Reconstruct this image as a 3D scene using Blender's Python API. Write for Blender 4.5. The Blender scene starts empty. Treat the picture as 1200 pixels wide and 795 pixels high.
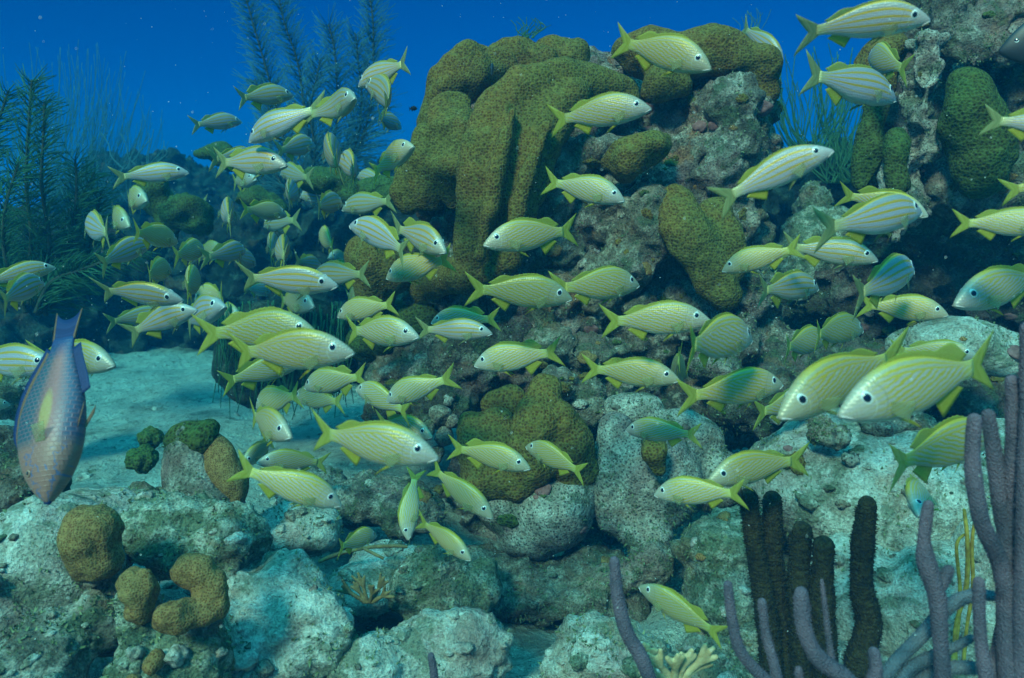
import bpy, bmesh, math, random
from mathutils import Vector, Matrix, noise
import numpy as np
random.seed(7)
scene = bpy.context.scene
C = scene.collection
R = math.radians

# ------------------------------------------------------------------ camera
CAMZ, PITCH, FPX = 1.0, R(11), 857.0
cam_data = bpy.data.cameras.new('camera')
cam = bpy.data.objects.new('camera', cam_data); C.objects.link(cam)
cam.location = (0, 0, CAMZ); cam.rotation_euler = (R(90) - PITCH, 0, 0)
cam_data.sensor_width = 36; cam_data.lens = 36 * FPX / 1200
cam_data.clip_start = 0.05; cam_data.clip_end = 500
cam_data.dof.use_dof = True; cam_data.dof.focus_distance = 1.7; cam_data.dof.aperture_fstop = 4.5
scene.camera = cam
CAM = Vector((0, 0, CAMZ)); FWD = Vector((0, math.cos(PITCH), -math.sin(PITCH)))
UP = Vector((0, math.sin(PITCH), math.cos(PITCH))); RT = Vector((1, 0, 0))
def P(px, py, d):                      # a spot of the reef: image position (1200 x 795) and distance in metres
    return CAM + RT * ((px - 600) / FPX * d) + UP * ((397.5 - py) / FPX * d) + FWD * d

# ------------------------------------------------------------------ light
SUN_EL, SUN_AZ = R(43), R(-152)        # sun high, behind and left of the camera
world = bpy.data.worlds.new('World'); scene.world = world; world.use_nodes = True
wn, wl = world.node_tree.nodes, world.node_tree.links
for n in list(wn): wn.remove(n)
wo = wn.new('ShaderNodeOutputWorld'); bg = wn.new('ShaderNodeBackground'); bg.inputs['Strength'].default_value = 0.12
sky = wn.new('ShaderNodeTexSky'); sky.sky_type = 'NISHITA'; sky.sun_disc = False
sky.sun_elevation = SUN_EL; sky.sun_rotation = R(208)
tc = wn.new('ShaderNodeTexCoord'); sp = wn.new('ShaderNodeSeparateXYZ'); mr = wn.new('ShaderNodeMapRange')
mr.inputs['From Min'].default_value = -1; mr.inputs['From Max'].default_value = 1
cr = wn.new('ShaderNodeValToRGB')      # water absorbs the red and dims the sky towards the horizontal
for e in list(cr.color_ramp.elements)[1:]: cr.color_ramp.elements.remove(e)
cr.color_ramp.elements[0].position = 0.0; cr.color_ramp.elements[0].color = (0.0, 0.05, 0.05, 1)
for p, c in ((0.42, (0.0, 0.05, 0.06, 1)), (0.505, (0.0, 0.08, 0.20, 1)), (0.55, (0.0, 0.15, 0.50, 1)), (0.66, (0.0, 0.16, 0.50, 1)),
             (0.80, (0.20, 1.2, 1.1, 1)), (0.90, (0.7, 5.8, 4.6, 1)), (1.0, (1.8, 11.5, 9.0, 1))):
    e = cr.color_ramp.elements.new(p); e.color = c
mx = wn.new('ShaderNodeMix'); mx.data_type = 'RGBA'; mx.blend_type = 'MULTIPLY'; mx.inputs[0].default_value = 1
wl.new(tc.outputs['Generated'], sp.inputs[0]); wl.new(sp.outputs['Z'], mr.inputs['Value'])
wl.new(mr.outputs[0], cr.inputs['Fac']); wl.new(sky.outputs[0], mx.inputs[6]); wl.new(cr.outputs[0], mx.inputs[7])
wl.new(mx.outputs[2], bg.inputs['Color']); wl.new(bg.outputs[0], wo.inputs['Surface'])
sd = bpy.data.lights.new('sun', 'SUN'); sd.energy = 5.0; sd.angle = R(10); sd.color = (1.0, 0.75, 0.52)
sun = bpy.data.objects.new('sun', sd); C.objects.link(sun)
sun_from = Vector((math.sin(SUN_AZ) * math.cos(SUN_EL), math.cos(SUN_AZ) * math.cos(SUN_EL), math.sin(SUN_EL)))
sun.rotation_euler = (-sun_from).to_track_quat('-Z', 'Y').to_euler()
vs = scene.view_settings
scene.display_settings.display_device = 'sRGB'
vs.view_transform = 'Standard'; vs.look = 'None'; vs.exposure = 0.06; vs.gamma = 1.0; vs.use_curve_mapping = False
cy = scene.cycles
cy.use_denoising = True; cy.max_bounces = 5; cy.diffuse_bounces = 2; cy.glossy_bounces = 1
cy.transmission_bounces = 2; cy.volume_bounces = 1; cy.transparent_max_bounces = 6
cy.caustics_reflective = False; cy.caustics_refractive = False; cy.sample_clamp_indirect = 4
scene.render.film_transparent = False

# ------------------------------------------------------------------ helpers
def tag(o, label=None, cat=None, group=None, kind=None):
    if label: o['label'] = label
    if cat: o['category'] = cat
    if group: o['group'] = group
    if kind: o['kind'] = kind
    return o
def empty(name, loc, label=None, cat=None, group=None):
    o = bpy.data.objects.new(name, None); C.objects.link(o); o.location = loc; o.empty_display_size = 0.05
    return tag(o, label, cat, group)
def mesh_obj(name, me, mat, parent=None, origin=None, smooth=True):
    """me is in world space; shift it to its origin (the thing's base)"""
    me.name = name
    n = len(me.vertices); co = np.empty(n * 3, np.float32); me.vertices.foreach_get('co', co); co = co.reshape(-1, 3)
    if parent is not None: org = Vector(parent.location)
    elif origin is not None: org = Vector(origin)
    else: org = Vector(((co[:, 0].min() + co[:, 0].max()) / 2, (co[:, 1].min() + co[:, 1].max()) / 2, co[:, 2].min()))
    co -= np.array(org, np.float32); me.vertices.foreach_set('co', co.ravel())
    me.polygons.foreach_set('use_smooth', [smooth] * len(me.polygons))
    me.materials.clear(); me.materials.append(mat); me.update()
    o = bpy.data.objects.new(name, me); C.objects.link(o)
    if parent is not None: o.parent = parent
    else: o.location = org
    return o
def from_pd(vs_, fs_):
    me = bpy.data.meshes.new('m'); me.from_pydata([tuple(v) for v in vs_], [], fs_); me.update(); return me
_tex = {}
def tex(kind, size, depth=2):
    k = (kind, size, depth)
    if k not in _tex:
        t = bpy.data.textures.new('relief', kind); t.noise_scale = size
        if kind == 'CLOUDS': t.noise_depth = depth
        if kind == 'VORONOI': t.distance_metric = 'DISTANCE'
        if kind == 'MUSGRAVE': t.octaves = 4
        _tex[k] = t
    return _tex[k]
def unit_sphere(sub):
    bm = bmesh.new(); bmesh.ops.create_icosphere(bm, subdivisions=sub, radius=1)
    v = np.array([tuple(x.co) for x in bm.verts]); f = [[q.index for q in p.verts] for p in bm.faces]; bm.free(); return v, f
SPH = {s: unit_sphere(s) for s in (2, 3)}
def blob_mesh(balls, voxel=0.012, smooth=6, disp=()):
    """balls: (centre, (rx,ry,rz)); fused by a voxel remesh, smoothed, then displaced: a solid lump of real thickness"""
    V, F, off = [], [], 0
    sv, sf = SPH[3]
    for c, r in balls:
        V.append(sv * np.array(r) + np.array(c)); F += [[i + off for i in f] for f in sf]; off += len(sv)
    V = np.concatenate(V)
    me = bpy.data.meshes.new('tmp'); me.from_pydata(V.tolist(), [], F); me.update()
    o = bpy.data.objects.new('tmp', me); C.objects.link(o)
    m = o.modifiers.new('r', 'REMESH'); m.mode = 'VOXEL'; m.voxel_size = voxel
    if smooth:
        m = o.modifiers.new('s', 'SMOOTH'); m.iterations = smooth; m.factor = 0.5
    for (kind, size, amp, mid) in disp:
        m = o.modifiers.new('d', 'DISPLACE'); m.texture = tex(kind, size); m.strength = amp; m.mid_level = mid
        m.texture_coords = 'GLOBAL'
    dg = bpy.context.evaluated_depsgraph_get()
    out = bpy.data.meshes.new_from_object(o.evaluated_get(dg))
    bpy.data.objects.remove(o); bpy.data.meshes.remove(me)
    return out
def chain(pts, depth_r=1.0):
    """pts: (px, py, d, rpx) joined by interpolated balls"""
    out = []
    for i in range(len(pts)):
        a = pts[i]; out.append(a)
        if i + 1 < len(pts):
            b = pts[i + 1]; n = max(1, int(math.hypot(b[0] - a[0], b[1] - a[1]) / (0.45 * min(a[3], b[3]))))
            for k in range(1, n):
                t = k / n; out.append(tuple(a[j] * (1 - t) + b[j] * t for j in range(4)))
    return [(tuple(P(x, y, d)), (r / FPX * d, r / FPX * d * depth_r, r / FPX * d)) for x, y, d, r in out]
def ball(px, py, d, rx, ry=None, rd=None):
    ry = ry or rx; rd = rd or (rx + ry) / 2
    return (tuple(P(px, py, d)), (rx / FPX * d, rd / FPX * d, ry / FPX * d))
def catmull(pts, n=6):
    out = []
    for i in range(len(pts) - 1):
        p0 = pts[max(i - 1, 0)]; p1 = pts[i]; p2 = pts[i + 1]; p3 = pts[min(i + 2, len(pts) - 1)]
        for k in range(n):
            t = k / n
            out.append(0.5 * ((2 * p1) + (p2 - p0) * t + (2 * p0 - 5 * p1 + 4 * p2 - p3) * t * t + (3 * p1 - p0 - 3 * p2 + p3) * t ** 3))
    out.append(pts[-1]); return out
def tube_geo(V, F, pts, rad, seg=6, tip=True):
    n0 = len(V); n = len(pts)
    ref = Vector((0.3, 0.9, 0.2))
    for i, p in enumerate(pts):
        t = (pts[min(i + 1, n - 1)] - pts[max(i - 1, 0)]).normalized()
        a = t.cross(ref)
        if a.length < 1e-3: a = t.cross(Vector((1, 0, 0)))
        a.normalize(); b = t.cross(a)
        r = rad[i] if isinstance(rad, (list, tuple)) else rad
        for s in range(seg):
            q = 2 * math.pi * s / seg
            V.append(p + a * (math.cos(q) * r) + b * (math.sin(q) * r))
    for i in range(n - 1):
        for s in range(seg):
            s2 = (s + 1) % seg
            F.append((n0 + i * seg + s, n0 + i * seg + s2, n0 + (i + 1) * seg + s2, n0 + (i + 1) * seg + s))
    F.append(tuple(n0 + s for s in range(seg))[::-1]); F.append(tuple(n0 + (n - 1) * seg + s for s in range(seg)))

# ------------------------------------------------------------------ materials
def newmat(name):
    m = bpy.data.materials.new(name); m.use_nodes = True; nt = m.node_tree; b = nt.nodes['Principled BSDF']
    return m, nt, b
def N(nt, t, **kw):
    n = nt.nodes.new(t)
    for k, v in kw.items():
        if k in n.inputs: n.inputs[k].default_value = v
        else: setattr(n, k, v)
    return n
def ramp(nt, src, stops):
    r = nt.nodes.new('ShaderNodeValToRGB')
    for e in list(r.color_ramp.elements)[1:]: r.color_ramp.elements.remove(e)
    r.color_ramp.elements[0].position = stops[0][0]; c = stops[0][1]; r.color_ramp.elements[0].color = (*c, 1)
    for p, c in stops[1:]:
        e = r.color_ramp.elements.new(p); e.color = (*c, 1)
    nt.links.new(src, r.inputs[0]); return r.outputs[0]
def mixc(nt, fac, a, b, mode='MIX'):
    m = nt.nodes.new('ShaderNodeMix'); m.data_type = 'RGBA'; m.blend_type = mode
    for s, v in ((0, fac), (6, a), (7, b)):
        if hasattr(v, 'is_output'): nt.links.new(v, m.inputs[s])
        elif s == 0: m.inputs[0].default_value = v
        else: m.inputs[s].default_value = (*v, 1)
    return m.outputs[2]
def math_(nt, op, a, b=None, clamp=False):
    m = nt.nodes.new('ShaderNodeMath'); m.operation = op; m.use_clamp = clamp
    for i, v in enumerate((a, b)):
        if v is None: continue
        if hasattr(v, 'is_output'): nt.links.new(v, m.inputs[i])
        else: m.inputs[i].default_value = v
    return m.outputs[0]
def noise_(nt, vec, scale, detail=4, rough=0.6, dist=0.0):
    n = N(nt, 'ShaderNodeTexNoise'); n.inputs['Scale'].default_value = scale; n.inputs['Detail'].default_value = detail
    n.inputs['Roughness'].default_value = rough; n.inputs['Distortion'].default_value = dist
    nt.links.new(vec, n.inputs['Vector']); return n.outputs[0]
def voro(nt, vec, scale, feature='F1', out='Distance', rand=1.0):
    n = N(nt, 'ShaderNodeTexVoronoi'); n.feature = feature; n.inputs['Scale'].default_value = scale
    n.inputs['Randomness'].default_value = rand
    nt.links.new(vec, n.inputs['Vector']); return n.outputs[out]
def bump(nt, b, h, strength=0.5, dist=0.01, chainto=None):
    n = N(nt, 'ShaderNodeBump'); n.inputs['Strength'].default_value = strength; n.inputs['Distance'].default_value = dist
    nt.links.new(h, n.inputs['Height'])
    if chainto is not None: nt.links.new(chainto, n.inputs['Normal'])
    nt.links.new(n.outputs[0], b.inputs['Normal']); return n.outputs[0]
def wcoord(nt):
    g = nt.nodes.new('ShaderNodeNewGeometry'); return g.outputs['Position']

def rock_mat(name, stops, grain=0.8, pale=(0.50, 0.47, 0.36), pale_at=0.5, pink=0.25, pits=0.6, seed=0.0, algae=(0.07, 0.10, 0.045), rust=0.35):
    m, nt, b = newmat(name); L = nt.links
    mp = N(nt, 'ShaderNodeMapping'); mp.inputs['Location'].default_value = (seed, seed * .7, -seed)
    L.new(wcoord(nt), mp.inputs[0]); v = mp.outputs[0]
    n1 = noise_(nt, v, 7, 6, 0.65, 0.6); base = ramp(nt, n1, stops)
    n2 = noise_(nt, v, 18, 5, 0.7); f2 = ramp(nt, n2, [(pale_at - 0.06, (0, 0, 0)), (pale_at + 0.10, (1, 1, 1))])
    col = mixc(nt, f2, base, pale)
    n3 = noise_(nt, v, 5.3, 3, 0.6); f3 = ramp(nt, n3, [(0.52, (0, 0, 0)), (0.62, (1, 1, 1))])
    col = mixc(nt, math_(nt, 'MULTIPLY', f3, pink), col, (0.30, 0.17, 0.15))
    n5 = noise_(nt, v, 11, 4, 0.7, 0.5); f5 = ramp(nt, n5, [(0.53, (0, 0, 0)), (0.60, (1, 1, 1))])
    col = mixc(nt, math_(nt, 'MULTIPLY', f5, 0.75), col, algae)
    n6 = noise_(nt, v, 6.1, 4, 0.7, 0.8); f6 = ramp(nt, n6, [(0.56, (0, 0, 0)), (0.64, (1, 1, 1))])
    col = mixc(nt, math_(nt, 'MULTIPLY', f6, rust), col, (0.27, 0.12, 0.05))
    v1 = voro(nt, v, 130); sp_ = ramp(nt, v1, [(0.18, (0.25, 0.25, 0.25)), (0.42, (1, 1, 1))])   # pits and polyps
    col = mixc(nt, pits, col, mixc(nt, 1.0, col, sp_, 'MULTIPLY'))
    n4 = noise_(nt, v, 160, 3, 0.7); g = ramp(nt, n4, [(0.3, (0.5, 0.5, 0.5)), (0.7, (1.4, 1.4, 1.4))])
    col = mixc(nt, grain, col, mixc(nt, 1.0, col, g, 'MULTIPLY'))
    L.new(col, b.inputs['Base Color']); b.inputs['Roughness'].default_value = 0.95
    b.inputs['Specular IOR Level'].default_value = 0.15
    h1 = bump(nt, b, n2, 0.9, 0.03)
    h2 = bump(nt, b, v1, 0.7, 0.006, h1); bump(nt, b, noise_(nt, v, 70, 5, 0.75), 0.9, 0.012, h2)
    return m
M = {}
M['rock_grey'] = rock_mat('rock_grey', [(0.3, (0.05, 0.045, 0.03)), (0.5, (0.16, 0.14, 0.10)), (0.7, (0.30, 0.27, 0.20))], pale=(0.40, 0.37, 0.29), pale_at=0.54, pink=0.45)
M['rock_pale'] = rock_mat('rock_pale', [(0.3, (0.20, 0.18, 0.13)), (0.5, (0.38, 0.35, 0.27)), (0.7, (0.54, 0.51, 0.41))], 0.6, pale=(0.62, 0.60, 0.50), pale_at=0.50, pink=0.5, pits=0.3, seed=3.1, algae=(0.15, 0.17, 0.10))
M['rock_green'] = rock_mat('rock_green', [(0.3, (0.05, 0.065, 0.04)), (0.5, (0.13, 0.16, 0.09)), (0.7, (0.26, 0.27, 0.17))], 0.7, pale=(0.46, 0.47, 0.36), pale_at=0.53, pink=0.2, seed=5.7)
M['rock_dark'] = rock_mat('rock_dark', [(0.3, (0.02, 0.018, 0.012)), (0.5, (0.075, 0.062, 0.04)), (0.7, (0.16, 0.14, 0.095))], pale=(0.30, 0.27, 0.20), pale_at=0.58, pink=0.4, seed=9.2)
M['rock_brown'] = rock_mat('rock_brown', [(0.3, (0.07, 0.05, 0.03)), (0.5, (0.19, 0.15, 0.10)), (0.7, (0.33, 0.28, 0.20))], pale=(0.42, 0.38, 0.28), pale_at=0.55, pink=0.4, seed=12.2)
M['rock_wall'] = rock_mat('rock_wall', [(0.3, (0.035, 0.028, 0.018)), (0.5, (0.15, 0.115, 0.08)), (0.7, (0.34, 0.27, 0.20))], 1.0, pale=(0.50, 0.43, 0.33), pale_at=0.54, pink=0.5, pits=0.8, seed=12.2, rust=0.8)
M['rock_speckled'] = rock_mat('rock_speckled', [(0.3, (0.15, 0.13, 0.10)), (0.5, (0.30, 0.26, 0.20)), (0.7, (0.42, 0.37, 0.29))], pale=(0.52, 0.47, 0.38), pale_at=0.50, pink=0.5, pits=1.0, seed=15.2)

def coral_mat(name, dark, mid, light, scale=150, seed=0.0, lump=0.6):
    m, nt, b = newmat(name); L = nt.links; v = wcoord(nt)
    v1 = voro(nt, v, scale, rand=0.75)
    n1 = noise_(nt, v, 4.5 + seed, 5, 0.7, 0.5); base = mixc(nt, ramp(nt, n1, [(0.42, (0, 0, 0)), (0.58, (1, 1, 1))]), dark, mid)
    col = mixc(nt, ramp(nt, v1, [(0.22, (0, 0, 0)), (0.52, (0.9, 0.9, 0.9))]), mixc(nt, 1.0, base, (0.55, 0.5, 0.5), 'MULTIPLY'), mixc(nt, 0.5, base, light))
    n2 = noise_(nt, v, 90, 4, 0.75); g = ramp(nt, n2, [(0.3, (0.5, 0.5, 0.5)), (0.7, (1.5, 1.5, 1.5))]); col = mixc(nt, 0.9, col, mixc(nt, 1.0, col, g, 'MULTIPLY'))
    n3 = noise_(nt, v, 13, 4, 0.7); col = mixc(nt, ramp(nt, n3, [(0.60, (0, 0, 0)), (0.68, (0.7, 0.7, 0.7))]), col, light)
    L.new(col, b.inputs['Base Color']); b.inputs['Roughness'].default_value = 0.95
    b.inputs['Specular IOR Level'].default_value = 0.1
    h1 = bump(nt, b, noise_(nt, v, 26, 5, 0.7), lump, 0.015); bump(nt, b, v1, 0.9, 0.5 / scale, h1)
    return m
M['star'] = coral_mat('star_coral', (0.16, 0.068, 0.010), (0.10, 0.074, 0.013), (0.16, 0.145, 0.035), 125, 0, 0.35)
M['star_green'] = coral_mat('star_coral_green', (0.055, 0.05, 0.010), (0.045, 0.070, 0.014), (0.08, 0.12, 0.03), 115, 2)
M['knob'] = coral_mat('knob_coral', (0.20, 0.075, 0.02), (0.19, 0.10, 0.03), (0.27, 0.19, 0.07), 260, 1, 0.12)
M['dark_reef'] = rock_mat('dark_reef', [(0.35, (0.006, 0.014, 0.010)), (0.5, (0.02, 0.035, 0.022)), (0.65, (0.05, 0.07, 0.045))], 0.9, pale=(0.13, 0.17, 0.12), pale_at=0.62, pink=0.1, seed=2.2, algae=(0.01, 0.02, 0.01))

def plain_mat(name, c1, c2, scale=60, rough=0.8, bscale=200, bstr=0.4, spec=0.2, vor=False):
    m, nt, b = newmat(name); v = wcoord(nt)
    n1 = noise_(nt, v, scale, 4, 0.6); nt.links.new(mixc(nt, ramp(nt, n1, [(0.35, (0, 0, 0)), (0.65, (1, 1, 1))]), c1, c2), b.inputs['Base Color'])
    b.inputs['Roughness'].default_value = rough; b.inputs['Specular IOR Level'].default_value = spec
    bump(nt, b, voro(nt, v, bscale) if vor else noise_(nt, v, bscale, 3, 0.7), bstr, 0.004); return m
M['rod_purple'] = plain_mat('rod_purple', (0.075, 0.065, 0.085), (0.17, 0.115, 0.145), 18, 0.85, 420, 0.7, vor=True)
M['rod_blue'] = plain_mat('rod_blue', (0.06, 0.08, 0.10), (0.13, 0.14, 0.16), 18, 0.85, 420, 0.7, vor=True)
M['rod_dark'] = plain_mat('rod_dark', (0.016, 0.013, 0.006), (0.045, 0.035, 0.012), 90, 0.95, 200, 0.9, vor=True)
M['plume'] = plain_mat('plume', (0.015, 0.06, 0.03), (0.05, 0.14, 0.06), 12, 0.9)
M['plume_green'] = plain_mat('plume_green', (0.012, 0.06, 0.025), (0.035, 0.12, 0.055), 12, 0.9)
M['plume_hazed'] = plain_mat('plume_hazed', (0.03, 0.10, 0.12), (0.05, 0.15, 0.17), 12, 0.9)  # water haze put into the colour: far plumes and whips tinted towards the water
M['stem'] = plain_mat('stem', (0.02, 0.03, 0.02), (0.04, 0.05, 0.03), 12, 0.9)
M['cream'] = plain_mat('cream_coral', (0.36, 0.26, 0.12), (0.55, 0.44, 0.24), 50, 0.8)
M['finger'] = plain_mat('finger_coral', (0.12, 0.08, 0.03), (0.26, 0.19, 0.08), 50, 0.8)
M['gold'] = plain_mat('gold_coral', (0.32, 0.15, 0.02), (0.60, 0.33, 0.05), 60, 0.8)
M['algae'] = plain_mat('algae', (0.06, 0.09, 0.03), (0.22, 0.24, 0.12), 25, 0.9)
M['crust'] = plain_mat('crust', (0.14, 0.06, 0.05), (0.26, 0.12, 0.11), 60, 0.9)

def sand_mat():
    m, nt, b = newmat('sand'); v = wcoord(nt)
    n1 = noise_(nt, v, 3.4, 8, 0.75, 0.4); c = ramp(nt, n1, [(0.36, (0.15, 0.16, 0.12)), (0.47, (0.40, 0.41, 0.33)), (0.7, (0.55, 0.55, 0.45))])
    n2 = noise_(nt, v, 40, 5, 0.7); c = mixc(nt, ramp(nt, n2, [(0.56, (0, 0, 0)), (0.64, (0.8, 0.8, 0.8))]), c, (0.14, 0.15, 0.10))
    n3 = noise_(nt, v, 260, 2, 0.7); c = mixc(nt, 0.6, c, mixc(nt, 1.0, c, ramp(nt, n3, [(0.3, (0.5, 0.5, 0.5)), (0.7, (1.4, 1.4, 1.4))]), 'MULTIPLY'))
    nt.links.new(c, b.inputs['Base Color']); b.inputs['Roughness'].default_value = 0.97; b.inputs['Specular IOR Level'].default_value = 0.1
    h = bump(nt, b, noise_(nt, v, 9, 6, 0.75, 0.5), 1.0, 0.12); bump(nt, b, n2, 0.8, 0.012, h); return m
M['sand'] = sand_mat()

# ------------------------------------------------------------------ terrain
BUMPS = [(0.95, 1.75, 0.10, 0.40), (-0.85, 1.25, 0.12, 0.35), (0.15, 2.1, -0.16, 0.40), (0.9, 2.6, -0.08, 0.5), (-3.6, 7.5, 0.5, 1.5), (2.2, 7.0, 0.5, 2.0), (-1.6, 3.6, -0.03, 0.5)]
def ground_z(x, y):
    z = 0.0
    for bx, by, a, s in BUMPS: z += a * math.exp(-((x - bx) ** 2 + (y - by) ** 2) / (2 * s * s))
    z += 0.05 * noise.noise(Vector((x * 1.4, y * 1.4, 2.0))) + 0.03 * noise.noise(Vector((x * 5, y * 5, 1.0))) + 0.014 * noise.noise(Vector((x * 14, y * 14, 4.0)))
    return z
def build_ground():
    n = 330; us = np.linspace(-1, 1, n)
    xs = np.sinh(us * 4.6) / math.sinh(4.6) * 70; ys = np.sinh(us * 4.6) / math.sinh(4.6) * 70 + 1.9
    vs_ = [(x, y, ground_z(x, y)) for y in ys for x in xs]
    fs = [(j * n + i, j * n + i + 1, (j + 1) * n + i + 1, (j + 1) * n + i) for j in range(n - 1) for i in range(n - 1)]
    return tag(mesh_obj('sandy_seabed', from_pd(vs_, fs), M['sand'], origin=(0, 0, 0)), kind='structure')
build_ground()
# ------------------------------------------------------------------ rocks and reef heads
ROCK = (('CLOUDS', 0.22, 0.10, 0.5), ('CLOUDS', 0.07, 0.045, 0.5), ('VORONOI', 0.035, -0.018, 0.3), ('CLOUDS', 0.02, 0.010, 0.5))
SOFT = (('CLOUDS', 0.16, 0.04, 0.5), ('CLOUDS', 0.05, 0.012, 0.5))
ROUGHBIG = (('CLOUDS', 0.35, 0.16, 0.5), ('CLOUDS', 0.13, 0.17, 0.6), ('VORONOI', 0.05, -0.04, 0.3), ('CLOUDS', 0.025, 0.014, 0.5))
turf_sources = []
def rock(name, balls, mat, label, cat='rock', group=None, voxel=0.011, disp=ROCK, parent=None, turf=1.0, smooth=4):
    o = mesh_obj(name, blob_mesh(balls, voxel, smooth, disp), M[mat], parent)
    if parent is None: tag(o, label, cat, group)
    elif label: o['label'] = label
    if turf: turf_sources.append((o, turf))
    return o

# --- the big coral head in the middle
d0 = 2.35
head = empty('coral_reef', P(660, 640, 2.5), 'tall pillar shaped coral head in the middle, brown green lobes over grey dead rock', 'coral head')
core = [ball(600, 200, 2.62, 95, 110, 100), ball(690, 150, 2.62, 90, 80, 90), ball(830, 150, 2.55, 85, 85, 100), ball(780, 240, 2.5, 90, 95, 80),
        ball(700, 260, 2.5, 80, 90, 80), ball(840, 260, 2.5, 70, 80, 80), ball(560, 330, 2.6, 85, 90, 90), ball(660, 360, 2.5, 90, 80, 90),
        ball(770, 370, 2.5, 90, 80, 90), ball(850, 380, 2.55, 70, 70, 90), ball(520, 430, 2.6, 80, 70, 90), ball(620, 450, 2.5, 80, 70, 80),
        ball(720, 470, 2.5, 90, 70, 90), ball(820, 470, 2.6, 80, 60, 90), ball(600, 560, 2.55, 80, 80, 80), ball(700, 560, 2.6, 90, 90, 90), ball(480, 380, 2.75, 50, 110, 80)]
rock('dead_rock', core, 'rock_wall', None, parent=head, voxel=0.016, disp=ROUGHBIG)
rock('dead_rock', [ball(863, 122, 2.28, 36, 32), ball(868, 160, 2.3, 30, 40), ball(845, 190, 2.3, 28, 36), ball(885, 205, 2.35, 22, 40)], 'rock_grey', None, parent=head)
rock('dead_rock', [ball(758, 262, 2.25, 34, 48), ball(735, 300, 2.28, 36, 44), ball(700, 330, 2.3, 32, 34)], 'rock_brown', None, parent=head)
rock('dead_rock', [ball(700, 175, 2.3, 34, 20), ball(672, 185, 2.32, 26, 30), ball(648, 230, 2.3, 22, 44), ball(660, 290, 2.35, 30, 34)], 'rock_grey', None, parent=head)
rock('dead_rock', [ball(880, 340, 2.3, 30, 34), ball(868, 400, 2.25, 36, 30), ball(838, 430, 2.2, 40, 24), ball(872, 372, 2.2, 16)], 'rock_grey', None, parent=head)
rock('dead_rock', [ball(640, 405, 2.25, 30, 26), ball(700, 415, 2.3, 44, 20), ball(655, 450, 2.15, 22, 24), ball(690, 470, 2.2, 20, 30)], 'rock_brown', None, parent=head)
rock('dead_rock', [ball(470, 480, 2.4, 50, 30), ball(520, 470, 2.3, 40, 34), ball(545, 420, 2.35, 50, 40), ball(600, 400, 2.35, 40, 34)], 'rock_dark', None, parent=head)
CORAL = (('CLOUDS', 0.20, 0.09, 0.5), ('CLOUDS', 0.07, 0.016, 0.5))
def lobe(balls, mat='star', parent=head, name='coral_lobe', disp=CORAL, label=None, voxel=0.009):
    o = mesh_obj(name, blob_mesh(balls, voxel, 10, disp), M[mat], parent)
    if label: o['label'] = label
    return o
FL = 0.62
lobe(chain([(480, 236, 2.31, 20), (480, 212, 2.31, 20)], FL) + chain([(506, 232, 2.28, 24), (502, 200, 2.27, 26), (508, 172, 2.28, 24)], FL), label='low left lobe of the left shoulder')
lobe(chain([(532, 238, 2.27, 18), (530, 200, 2.25, 28), (532, 160, 2.26, 30), (530, 128, 2.28, 26)], FL) + chain([(522, 180, 2.28, 30), (545, 150, 2.28, 24)], FL), label='tall middle plate of the left shoulder')
lobe(chain([(512, 140, 2.40, 22), (528, 102, 2.38, 30), (552, 80, 2.38, 32), (585, 80, 2.42, 26)], FL), label='highest plate of the left shoulder')
lobe(chain([(585, 80, 2.48, 26), (606, 68, 2.46, 30), (628, 74, 2.46, 26)], FL), label='left rounded lobe on the top ridge')
lobe(chain([(642, 68, 2.52, 24), (668, 74, 2.5, 20)], FL), label='right rounded lobe on the top ridge')
lobe(chain([(550, 322, 2.19, 16), (556, 275, 2.16, 26), (566, 225, 2.13, 32), (578, 175, 2.12, 36), (588, 130, 2.14, 36), (612, 108, 2.16, 32), (645, 98, 2.18, 26), (690, 104, 2.23, 26), (730, 112, 2.27, 20)], FL)
     + chain([(590, 300, 2.19, 24), (602, 240, 2.16, 34), (618, 190, 2.14, 36), (632, 150, 2.15, 36), (665, 122, 2.18, 28)], FL) + chain([(572, 300, 2.2, 20), (586, 240, 2.17, 26), (598, 180, 2.15, 30)], FL)
     + chain([(562, 300, 2.1, 7), (574, 240, 2.06, 9), (588, 180, 2.045, 9), (600, 130, 2.06, 9)]) + chain([(604, 270, 2.1, 7), (616, 210, 2.06, 8), (640, 150, 2.06, 8)]), label='largest draped plate, hanging down the left face', disp=(('CLOUDS', 0.22, 0.06, 0.5), ('CLOUDS', 0.09, 0.014, 0.5)))
lobe(chain([(735, 62, 2.4, 18), (760, 62, 2.35, 30), (792, 70, 2.34, 26), (845, 68, 2.32, 28), (885, 76, 2.32, 28), (893, 105, 2.34, 20)])
     + chain([(770, 100, 2.3, 18), (800, 104, 2.3, 14)]), label='brown lobe capping the right of the top')
lobe(chain([(712, 192, 2.2, 14), (735, 190, 2.17, 28), (760, 178, 2.17, 26), (778, 165, 2.2, 14)]), label='wedge shaped patch in the centre')
lobe(chain([(786, 228, 2.2, 14), (796, 255, 2.17, 22), (815, 285, 2.15, 34), (832, 318, 2.16, 30), (846, 340, 2.18, 18)], .6) + chain([(838, 255, 2.2, 22), (852, 285, 2.17, 24), (858, 315, 2.18, 16)], .6), label='brown patch on the right face')
lobe(chain([(440, 345, 2.4, 22), (440, 305, 2.38, 30), (462, 320, 2.38, 26)]), 'star', label='low lobe at the left edge')
lobe(chain([(500, 335, 2.4, 24), (548, 322, 2.22, 28), (580, 315, 2.22, 24)]), label='brown shelf under the largest lobe')
lobe(chain([(430, 400, 2.6, 24), (470, 380, 2.5, 26), (500, 372, 2.45, 24)]), 'star_green')
lobe(chain([(890, 150, 2.45, 18), (905, 130, 2.5, 16)]), 'star')
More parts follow.
